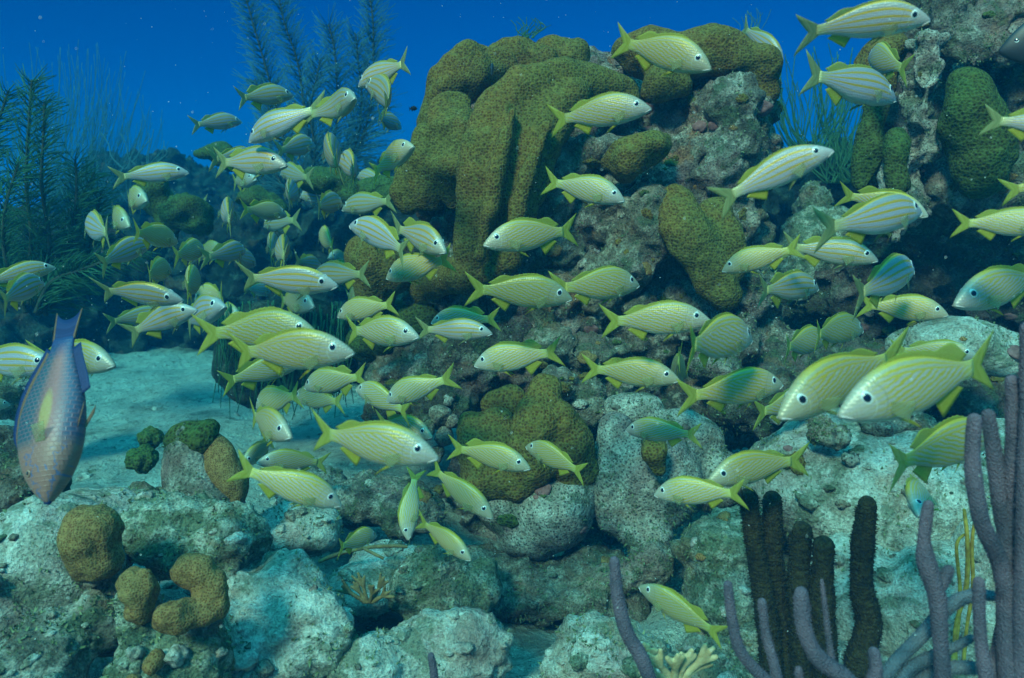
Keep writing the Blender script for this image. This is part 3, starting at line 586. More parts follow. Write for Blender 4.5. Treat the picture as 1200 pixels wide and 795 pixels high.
def plume(name, label, base, stems, mat, group=None, pin_len=0.10, pin_gap=0.018, pin_r=0.0028, seed=1, angle=0.9, cat='sea plume', spread_y=.5, wind=.12):
    """feathery gorgonian: stems with two rows of side branchlets"""
    r_ = random.Random(seed); root = empty(name, P(*base), label, cat, group)
    SV, SF, V, F = [], [], [], []
    for pts in stems:
        W = catmull([P(*p) for p in pts], 14); W = [w + Vector((.03 * noise.noise(w * 3 + Vector((seed, 0, 0))), 0, .02 * noise.noise(w * 4))) for w in W]; tube_geo(SV, SF, W, [0.010 - 0.006 * i / len(W) for i in range(len(W))], 5)
        acc = 0
        for i in range(2, len(W) - 1):
            acc += (W[i] - W[i - 1]).length
            while acc > pin_gap:
                acc -= pin_gap; t = (W[i + 1] - W[i - 1]).normalized()
                side0 = t.cross(FWD).normalized()
                frac = i / len(W); ln = pin_len * (1.0 - 0.45 * frac) * r_.uniform(.7, 1.15)
                for sg in (-1, 1):
                    yaw = r_.uniform(-spread_y, spread_y); s = (side0 * sg * math.cos(yaw) + FWD * math.sin(yaw))
                    an = angle + r_.uniform(-.25, .25); dr = (t * math.cos(an) + s * math.sin(an)); p0 = W[i]; bend = t * ln * r_.uniform(.05, .3) + Vector((0, 0, -ln * r_.uniform(0, .35))) + Vector((wind, 0, 0)) * ln
                    q = [p0, p0 + dr * ln * .5, p0 + dr * ln + bend]
                    tube_geo(V, F, q, [pin_r, pin_r, pin_r * .6], 4)
    mesh_obj('stem', from_pd(SV, SF), M['stem'], root); mesh_obj('branchlets', from_pd(V, F), M[mat], root)
    return root
plume('sea_plume', 'dense dark green sea plume at the left edge', (20, 380, 2.9), [
    [(30, 360, 2.9), (34, 280, 2.85), (30, 190, 2.8), (42, 96, 2.8)], [(20, 360, 2.9), (0, 270, 2.85), (-15, 190, 2.8), (12, 108, 2.8)],
    [(35, 360, 2.9), (55, 290, 2.85), (48, 200, 2.8), (55, 122, 2.8)], [(40, 360, 2.95), (75, 300, 2.95), (90, 240, 2.9), (85, 185, 2.9)],
    [(30, 370, 2.8), (10, 320, 2.75), (5, 260, 2.7), (22, 190, 2.7)], [(45, 370, 3), (90, 330, 3), (110, 270, 3), (118, 225, 3)],
    [(10, 370, 2.9), (-25, 300, 2.85), (-30, 220, 2.8), (-20, 150, 2.8)], [(55, 370, 3.0), (60, 320, 3.0), (85, 270, 3.0), (108, 200, 3.0)],
    [(40, 370, 2.7), (60, 330, 2.7), (110, 310, 2.7), (165, 292, 2.7)]], 'plume_green', pin_len=0.14, pin_gap=0.0055, pin_r=0.0019, seed=2, spread_y=1.1)
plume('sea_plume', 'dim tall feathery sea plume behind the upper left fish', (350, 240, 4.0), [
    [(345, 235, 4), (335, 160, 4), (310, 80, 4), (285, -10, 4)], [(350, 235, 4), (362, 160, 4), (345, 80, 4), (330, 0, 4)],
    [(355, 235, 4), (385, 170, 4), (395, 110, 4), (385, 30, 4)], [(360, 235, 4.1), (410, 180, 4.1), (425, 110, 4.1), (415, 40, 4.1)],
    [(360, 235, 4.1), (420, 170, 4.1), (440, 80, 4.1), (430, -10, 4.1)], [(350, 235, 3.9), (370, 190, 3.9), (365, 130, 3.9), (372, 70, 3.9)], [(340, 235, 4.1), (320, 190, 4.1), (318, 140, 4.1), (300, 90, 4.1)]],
    'plume_hazed', pin_len=0.22, pin_gap=0.005, pin_r=0.0017, seed=3, spread_y=1.3)
def whips(name, label, base, n, spread, height, mat, d, seed, r=0.003, cat='sea whip'):
    r_ = random.Random(seed); V, F = [], []
    for k in range(n):
        x0 = base[0] + r_.uniform(-spread * .25, spread * .25); dx = r_.uniform(-.9, .9) * spread * .5; h = height * r_.uniform(.55, 1) * (1 - .5 * (dx / spread) ** 2)
        dd = d + r_.uniform(-.25, .25)
        W = catmull([P(x0, base[1], dd), P(x0 + dx * .6, base[1] - h * .35, dd), P(x0 + dx * .9 + 4, base[1] - h * .7, dd), P(x0 + dx + r_.uniform(-6, 14), base[1] - h, dd)], 4)
        tube_geo(V, F, W, [r * (1 - .5 * i / len(W)) for i in range(len(W))], 4)
    return tag(mesh_obj(name, from_pd(V, F), M[mat]), label, cat)
whips('sea_whip', 'faint bush of thin sea whips in the blue at upper left', (70, 235), 120, 170, 190, 'plume_hazed', 4.6, 1, .0028)
whips('sea_whip', 'faint thin sea whips right of the upper left bush', (130, 240), 60, 90, 140, 'plume_hazed', 4.8, 2, .0028)
whips('sea_whip', 'small upright dark whips above the striped grunt at left', (160, 200), 9, 60, 52, 'plume_hazed', 3.8, 3, .004)
whips('sea_whip', 'branching sea whips in the blue gap between the two coral heads', (965, 190), 90, 130, 140, 'plume', 3.3, 4, .003)
whips('sea_whip', 'low sea whips lower in the gap between the two coral heads', (990, 215), 50, 90, 70, 'plume', 3.0, 5, .003)
whips('sea_whip', 'tiny green tuft on top of the tall coral head', (615, 45), 16, 50, 26, 'plume', 2.6, 6, .002)
whips('sea_whip', 'wispy tuft rising behind the small grunt at the top of the tall head', (885, 50), 16, 40, 42, 'plume_hazed', 3.2, 7, .002)
# drooping green soft coral behind the left school
r_ = random.Random(8); V, F = [], []
for k in range(300):
    x0 = r_.uniform(255, 415); y0 = 352 + r_.uniform(0, 55); d = 2.75 + r_.uniform(-.15, .2); L = r_.uniform(40, 95); dx = r_.uniform(-18, 14) - (x0 - 330) * .05
    W = catmull([P(x0, y0, d), P(x0 + dx * .2, y0 + L * .35, d - .03), P(x0 + dx * .6, y0 + L * .7, d - .02), P(x0 + dx, min(y0 + L, 492), d)], 4)
    tube_geo(V, F, W, [.0035 * (1 - .6 * i / len(W)) for i in range(len(W))], 4)
root = empty('soft_coral', P(330, 490, 2.8), 'green soft coral with long drooping strands behind the left school', 'soft coral')
mesh_obj('strands', from_pd(V, F), M['plume_green'], root)
mesh_obj('crown', blob_mesh([ball(330, 400, 2.85, 80, 50, 40), ball(300, 430, 2.85, 50, 50, 40), ball(370, 410, 2.85, 50, 60, 40)], .02, 3, (('CLOUDS', .1, .06, .5),)), M['dark_reef'], root)
# ------------------------------------------------------------------ fish
def fish_body_mat(name, kind):
    m, nt, b = newmat(name); L = nt.links
    uv = N(nt, 'ShaderNodeUVMap'); uv.uv_map = 'flank'; s = N(nt, 'ShaderNodeSeparateXYZ'); L.new(uv.outputs[0], s.inputs[0])
    x, z = s.outputs[0], s.outputs[1]
    uv2 = N(nt, 'ShaderNodeUVMap'); uv2.uv_map = 'girth'; s2 = N(nt, 'ShaderNodeSeparateXYZ'); L.new(uv2.outputs[0], s2.inputs[0]); v = s2.outputs[1]
    nz = noise_(nt, uv.outputs[0], 14, 3, 0.6)
    scl = voro(nt, uv.outputs[0], 62, rand=0.35)
    onbody = ramp(nt, x, [(0.11, (0.15, 0.15, 0.15)), (0.26, (1, 1, 1))])
    belly = ramp(nt, v, [(0.02, (1, 1, 1)), (0.20, (0, 0, 0))])
    if kind == 'F':
        silver, yellow, back, head = (0.36, 0.32, 0.285), (0.40, 0.29, 0.03), (0.31, 0.28, 0.16), (0.37, 0.33, 0.27)
        ph_lo = math_(nt, 'ADD', math_(nt, 'SUBTRACT', z, math_(nt, 'MULTIPLY', x, 0.33)), math_(nt, 'MULTIPLY', nz, 0.038))
        ph_hi = math_(nt, 'ADD', math_(nt, 'MULTIPLY', v, 0.26), math_(nt, 'MULTIPLY', nz, 0.016))
        w = ramp(nt, v, [(0.72, (0, 0, 0)), (0.84, (1, 1, 1))])
        lo_ = None; lo = math_(nt, 'SINE', math_(nt, 'MULTIPLY', ph_lo, 2 * math.pi / 0.027)); hi = math_(nt, 'SINE', math_(nt, 'MULTIPLY', ph_hi, 2 * math.pi / 0.0235))
        st = math_(nt, 'ADD', math_(nt, 'MULTIPLY', lo, math_(nt, 'SUBTRACT', 1.0, w)), math_(nt, 'MULTIPLY', hi, w))
        stripe = ramp(nt, math_(nt, 'ADD', math_(nt, 'MULTIPLY', st, 0.5), 0.5), [(0.42, (0, 0, 0)), (0.62, (1, 1, 1))])
        low = ramp(nt, v, [(0.03, (0, 0, 0)), (0.16, (1, 1, 1))])
        fac = math_(nt, 'MULTIPLY', math_(nt, 'MULTIPLY', stripe, onbody), math_(nt, 'MULTIPLY', low, 1.0))
    else:
        silver, yellow, back, head = (0.33, 0.31, 0.34), (0.42, 0.26, 0.02), (0.23, 0.24, 0.22), (0.34, 0.31, 0.28)
        st = math_(nt, 'SINE', math_(nt, 'ADD', math_(nt, 'MULTIPLY', v, 2 * math.pi * 5.2), math_(nt, 'MULTIPLY', nz, 0.6)))
        stripe = ramp(nt, st, [(0.25, (0, 0, 0)), (0.6, (0.95, 0.95, 0.95))])
        low = ramp(nt, v, [(0.18, (0, 0, 0)), (0.28, (1, 1, 1))])
        fac = math_(nt, 'MULTIPLY', math_(nt, 'MULTIPLY', stripe, ramp(nt, x, [(0.10, (0, 0, 0)), (0.16, (1, 1, 1))])), low)
    base = mixc(nt, ramp(nt, v, [(0.70, (0, 0, 0)), (0.95, (1, 1, 1))]), silver, back)
    base = mixc(nt, belly, base, (0.40, 0.38, 0.30))
    base = mixc(nt, math_(nt, 'SUBTRACT', 1.0, onbody), base, head)
    col = mixc(nt, fac, base, yellow)
    col = mixc(nt, ramp(nt, x, [(0.72, (0, 0, 0)), (0.82, (0.8, 0.8, 0.8))]), col, (0.46, 0.45, 0.12) if kind == 'F' else (0.42, 0.42, 0.16))
    # gill cover edge and mouth line
    gx = math_(nt, 'ADD', x, math_(nt, 'MULTIPLY', math_(nt, 'MULTIPLY', math_(nt, 'SUBTRACT', v, 0.45), math_(nt, 'SUBTRACT', v, 0.45)), 0.25))
    ge = math_(nt, 'LESS_THAN', math_(nt, 'ABSOLUTE', math_(nt, 'SUBTRACT', gx, 0.222)), 0.004)
    col = mixc(nt, math_(nt, 'MULTIPLY', ge, 0.55), col, (0.24, 0.22, 0.14))
    gh = math_(nt, 'LESS_THAN', math_(nt, 'ABSOLUTE', math_(nt, 'SUBTRACT', gx, 0.165)), 0.003)
    col = mixc(nt, math_(nt, 'MULTIPLY', gh, 0.35), col, (0.62, 0.6, 0.48))
    oi = nt.nodes.new('ShaderNodeObjectInfo')
    col = mixc(nt, 1.0, col, ramp(nt, oi.outputs['Random'], [(0, (0.70, 0.78, 0.66)), (0.35, (1.08, 1.0, 0.86)), (0.7, (0.88, 0.90, 0.98)), (1, (1.18, 1.16, 1.14))]), 'MULTIPLY')
    L.new(col, b.inputs['Base Color']); b.inputs['Roughness'].default_value = 0.40; b.inputs['Specular IOR Level'].default_value = 0.4; b.inputs['Metallic'].default_value = 0.12
    bump(nt, b, scl, 0.35, 0.002)
    return m
def fin_mat(name, c1, c2, alpha=1.0):
    m, nt, b = newmat(name); uv = N(nt, 'ShaderNodeUVMap'); uv.uv_map = 'flank'
    mp = N(nt, 'ShaderNodeMapping'); mp.inputs['Scale'].default_value = (150, 20, 1); nt.links.new(uv.outputs[0], mp.inputs[0])
    n = noise_(nt, mp.outputs[0], 1.0, 2, 0.5); nt.links.new(mixc(nt, ramp(nt, n, [(0.35, (0, 0, 0)), (0.65, (1, 1, 1))]), c1, c2), b.inputs['Base Color'])
    b.inputs['Roughness'].default_value = 0.5; b.inputs['Specular IOR Level'].default_value = 0.3
    tl = nt.nodes.new('ShaderNodeBsdfTranslucent'); nt.links.new(b.inputs['Base Color'].links[0].from_socket, tl.inputs[0])
    ms = nt.nodes.new('ShaderNodeMixShader'); ms.inputs[0].default_value = 0.45; out = nt.nodes['Material Output']
    nt.links.new(b.outputs[0], ms.inputs[1]); nt.links.new(tl.outputs[0], ms.inputs[2])
    last = ms.outputs[0]
    if alpha < 1:
        tr = nt.nodes.new('ShaderNodeBsdfTransparent'); m2 = nt.nodes.new('ShaderNodeMixShader'); m2.inputs[0].default_value = alpha
        nt.links.new(tr.outputs[0], m2.inputs[1]); nt.links.new(last, m2.inputs[2]); last = m2.outputs[0]
    nt.links.new(last, out.inputs[0]); bump(nt, b, n, 0.4, 0.002); return m
def flat(name, c, rough=0.4, metal=0.0, spec=0.5):
    m, nt, b = newmat(name); b.inputs['Base Color'].default_value = (*c, 1); b.inputs['Roughness'].default_value = rough; b.inputs['Metallic'].default_value = metal
    b.inputs['Specular IOR Level'].default_value = spec
    n = noise_(nt, wcoord(nt), 300, 2); bump(nt, b, n, 0.05, 0.001); return m
M['fishF'] = fish_body_mat('french_grunt_skin', 'F'); M['fishS'] = fish_body_mat('striped_grunt_skin', 'S')
M['finF'] = fin_mat('yellow_fin', (0.42, 0.42, 0.05), (0.52, 0.50, 0.10), 0.72); M['finS'] = fin_mat('pale_yellow_fin', (0.26, 0.30, 0.12), (0.36, 0.38, 0.16), 0.82)
M['finY'] = fin_mat('bright_yellow_fin', (0.42, 0.40, 0.03), (0.54, 0.50, 0.08), 0.88); M['finP'] = fin_mat('clear_fin', (0.36, 0.38, 0.18), (0.44, 0.46, 0.22), 0.35)
M['eye'] = flat('eye_silver', (0.58, 0.60, 0.56), 0.2); M['pupil'] = flat('pupil_black', (0.006, 0.008, 0.02), 0.12, spec=0.8); M['lip'] = flat('pale_lip', (0.52, 0.46, 0.42), 0.5)

XS = [0, .012, .03, .06, .10, .15, .20, .27, .34, .42, .50, .58, .65, .71, .76, .80, .83]
PROF = {
 'F': dict(top=[-.030, -.014, .004, .034, .066, .100, .125, .147, .154, .149, .134, .110, .084, .062, .049, .042, .046],
           bot=[-.046, -.056, -.064, -.075, -.088, -.100, -.110, -.121, -.126, -.126, -.118, -.098, -.073, -.055, -.043, -.038, -.042],
           wid=[.008, .018, .027, .039, .051, .061, .067, .070, .068, .062, .052, .041, .030, .021, .014, .009, .006]),
 'P': dict(top=[-.010, .012, .032, .060, .090, .120, .142, .162, .172, .172, .160, .136, .108, .084, .068, .062, .064],
           bot=[-.030, -.044, -.058, -.080, -.105, -.130, -.148, -.163, -.170, -.168, -.155, -.130, -.102, -.080, -.064, -.058, -.060],
           wid=[.014, .026, .038, .052, .066, .078, .084, .086, .084, .078, .066, .052, .040, .030, .022, .016, .010])}
PROF['S'] = dict(top=[v * .92 for v in PROF['F']['top']], bot=[v * .92 for v in PROF['F']['bot']], wid=PROF['F']['wid'])
def bendy(x, k): return k * max(0, x - .30) ** 2
def setuv(me, flank, girth=None):
    for nm, data in (('flank', flank), ('girth', girth or flank)):
        l = me.uv_layers.new(name=nm); arr = np.empty(len(me.loops) * 2, np.float32)
        idx = np.empty(len(me.loops), np.int32); me.loops.foreach_get('vertex_index', idx)
        d = np.array(data, np.float32)[idx]; l.data.foreach_set('uv', d.ravel())
def body_mesh(kind, bend):
    pr = PROF[kind]; n = 44; seg = 24
    xs = [.83 * (i / (n - 1)) ** 1.25 for i in range(n)]
    top = np.interp(xs, XS, pr['top']); bot = np.interp(xs, XS, pr['bot']); wid = np.interp(xs, XS, pr['wid'])
    for a in (top, bot, wid):
        for _ in range(2): a[1:-1] = (a[:-2] + 2 * a[1:-1] + a[2:]) / 4
    V, F, U, G = [], [], [], []
    for i, x in enumerate(xs):
        zc, h = (top[i] + bot[i]) / 2, (top[i] - bot[i]) / 2
        for s in range(seg):
            a = 2 * math.pi * s / seg; cz, sy = math.cos(a), math.sin(a)
            z = zc + h * cz; y = wid[i] * math.copysign(abs(sy) ** 0.85, sy) * (1 - .18 * cz)
            V.append((x, y + bendy(x, bend), z)); U.append((x, z)); G.append((x, .5 + .5 * cz))
    for i in range(n - 1):
        for s in range(seg):
            s2 = (s + 1) % seg; F.append((i * seg + s, (i + 1) * seg + s, (i + 1) * seg + s2, i * seg + s2))
    F.append(tuple(range(seg))); F.append(tuple((n - 1) * seg + s for s in range(seg))[::-1])
    me = from_pd(V, F); setuv(me, U, G); return me
def fin_mesh(rows, bend, th=0.0022, y0=0.0, flare=None):
    """rows: list of (root point, tip point) pairs (x,z); skinned with thickness; flare pushes y outward towards the tip"""
    V, F, U = [], [], []; m = 5
    for (rx, rz), (tx, tz) in rows:
        for k in range(m):
            t = k / (m - 1); x, z = rx + (tx - rx) * t, rz + (tz - rz) * t
            y = y0 + (flare * t if flare else 0); thk = th * (1 - .75 * t)
            for s in (-1, 1): V.append((x, y + bendy(x, bend) + s * thk / 2, z)); U.append((rx, t * .3))
    st = m * 2
    for i in range(len(rows) - 1):
        for k in range(m - 1):
            a = i * st + k * 2; b = a + st
            F.append((a, a + 2, b + 2, b)); F.append((a + 1, b + 1, b + 3, a + 3))
        F.append((i * st + (m - 1) * 2, i * st + (m - 1) * 2 + 1, (i + 1) * st + (m - 1) * 2 + 1, (i + 1) * st + (m - 1) * 2))
    for i in (0, len(rows) - 1):
        for k in range(m - 1):
            a = i * st + k * 2; F.append((a, a + 1, a + 3, a + 2) if i == 0 else (a, a + 2, a + 3, a + 1))
    me = from_pd(V, F); setuv(me, U); return me
def eye_mesh(x, y, z, r, flat_=0.36):
    v, f = SPH[3]; s = 1 if y > 0 else -1
    return from_pd([(x + a * r, y + b * r * flat_ + s * r * (.24 * a - .30 * c), z + c * r) for a, b, c in v], f)
def lin(a, b, n): return [a + (b - a) * i / (n - 1) for i in range(n)]
FN = ('body', 'tail_fin', 'dorsal_fin', 'anal_fin', 'pelvic_fin', 'pelvic_fin', 'pectoral_fin', 'pectoral_fin', 'eye', 'pupil', 'eye', 'pupil', 'mouth')
def make_fish_parts(kind, bend, erect=1.0):
    """list of (name, mesh, material, parent index)"""
    pr = PROF[kind]; tp = lambda x: float(np.interp(x, XS, pr['top'])); bt = lambda x: float(np.interp(x, XS, pr['bot'])); wd = lambda x: float(np.interp(x, XS, pr['wid']))
    fin = M['finF'] if kind == 'F' else M['finS']; out = [('body', body_mesh(kind, bend), M['fish' + kind], None)]
    # forked tail
    rows = []
    for i in range(15):
        t = i / 14; u = 2 * t - 1                  # 1 = upper lobe
        rx, rz = .815, u * .040; a = abs(u)
        tx = .895 + .105 * a ** 1.4; tz = u * (.125 + .025 * erect) * (.35 + .65 * a)
        if a > .99: tx, tz = 1.0, u * .155
        rows.append(((rx, rz), (tx, tz)))
    out.append(('tail_fin', fin_mesh(rows, bend, .004), fin, None))
    # dorsal: low spiny part, taller soft lobe
    rows = []
    for x in lin(.24, .74, 26):
        if x < .54: h = .013 * math.sin(min(1, (x - .24) / .08) * math.pi / 2) + .003 * ((round((x - .24) / .02)) % 2)
        else: h = .042 * math.sin(min(1, (x - .515) / .09) * math.pi / 2) * (1 - .55 * max(0, (x - .62) / .12))
        h *= erect; rows.append(((x, tp(x) - .006), (x + .025 + h * .9, tp(x + .02) + h)))
    out.append(('dorsal_fin', fin_mesh(rows, bend, .004), M['finF'], None))
    rows = []
    for x in lin(.56, .70, 9):
        h = .075 * (1 - .75 * (x - .56) / .14)
        rows.append(((x, bt(x) + .006), (x + .05 + .02 * (erect - 1), bt(x) - h * (.6 + .4 * erect))))
    out.append(('anal_fin', fin_mesh(rows, bend, .004), M['finY'], None))
    for s in (-1, 1):
        rows = []
        for x in lin(.31, .35, 5): rows.append(((x, bt(x) + .010), (x + .125 - (x - .31) * 2.0, bt(x) - .060 + (x - .31) * 1.0)))
        out.append(('pelvic_fin', fin_mesh(rows, bend, .003, s * .018, s * .030), M['finY'] if kind == 'F' else fin, None))
    for s in (-1, 1):
        rows = []
        for i, z in enumerate(lin(-.005, -.055, 7)):
            q = i / 6; rows.append(((.235, z), (.235 + .13 - .06 * q, z - .018 - .035 * q)))
        out.append(('pectoral_fin', fin_mesh(rows, bend, .002, s * (wd(.235) * .99 + .001), s * .028), M['finP'], None))
    for s in (-1, 1):
        x, z, r = .128, .029, .031
        y = s * (wd(x) * .74); out.append(('eye', eye_mesh(x, y, z, r), M['eye'], None))
        out.append(('pupil', eye_mesh(x - .003, y + s * r * .16, z + .001, r * .66, .37), M['pupil'], len(out) - 1))
    V, F = [], []                                   # mouth: pale lip running back from the snout on both sides
    for s in (-1, 1):
        pts = [Vector((x, s * (float(np.interp(x, XS, pr['wid'])) * .93 + .001), z)) for x, z in ((.004, -.040), (.02, -.043), (.04, -.050), (.060, -.058))]
        tube_geo(V, F, pts, [.0050, .0046, .0040, .002], 6)
    out.append(('mouth', from_pd(V, F), M['lip'], None))
    return out
protos = {}
for kind in 'FS':
    for bi, bend in enumerate((0.0, 0.32, -0.32, 0.7, -0.7, 0.14, -0.14, 0.22, -0.22)):
        ps = make_fish_parts(kind, bend, (1.0, .8, 1.3, 1.0, 1.1, 1.5, .7, 1.2, .9)[bi])
        for nm, me, mt, par in ps:
            me.name = nm; me.materials.clear(); me.materials.append(mt); me.polygons.foreach_set('use_smooth', [True] * len(me.polygons)); me.update()
        protos[(kind, bi)] = ps
def fish_frame(sx, sy, tx, ty, Lp, sign, L, dorsal=None, roll=0.0):
    p = math.hypot(sx - tx, sy - ty); yaw = math.acos(min(1.0, p / Lp)) * sign; d = L * FPX / Lp
    S = P(sx, sy, d - .5 * L * math.sin(yaw)); T = P(tx, ty, d + .5 * L * math.sin(yaw))
    h = (T - S); ln = h.length; X = h / ln
    up = RT * dorsal[0] + UP * dorsal[1] if dorsal else Vector((0, 0, 1))
    Z = (up - X * up.dot(X)).normalized(); Y = Z.cross(X).normalized()
    m = Matrix((X, Y, Z)).transposed() @ Matrix.Rotation(R(roll), 3, 'X')
    return S, ln, m
def place_fish(kind, bi, S, ln, m, label, group, proto=None):
    root = empty('grunt', S, label, 'fish', group)
    root.rotation_mode = 'QUATERNION'; root.rotation_quaternion = m.to_quaternion(); k_ = rs.uniform(1.02, 1.14); root.scale = (ln, ln * rs.uniform(.95, 1.08), ln * k_)
    made = []
    for nm, me, mt, par in (proto or protos[(kind, bi)]):
        o = bpy.data.objects.new(nm, me); C.objects.link(o); o.parent = root if par is None else made[par]; made.append(o)
    return root
HAZE_D, HAZE_C, HAZE_A = 0.20, (0.001, 0.043, 0.095), (0.0, 0.70, 0.92)
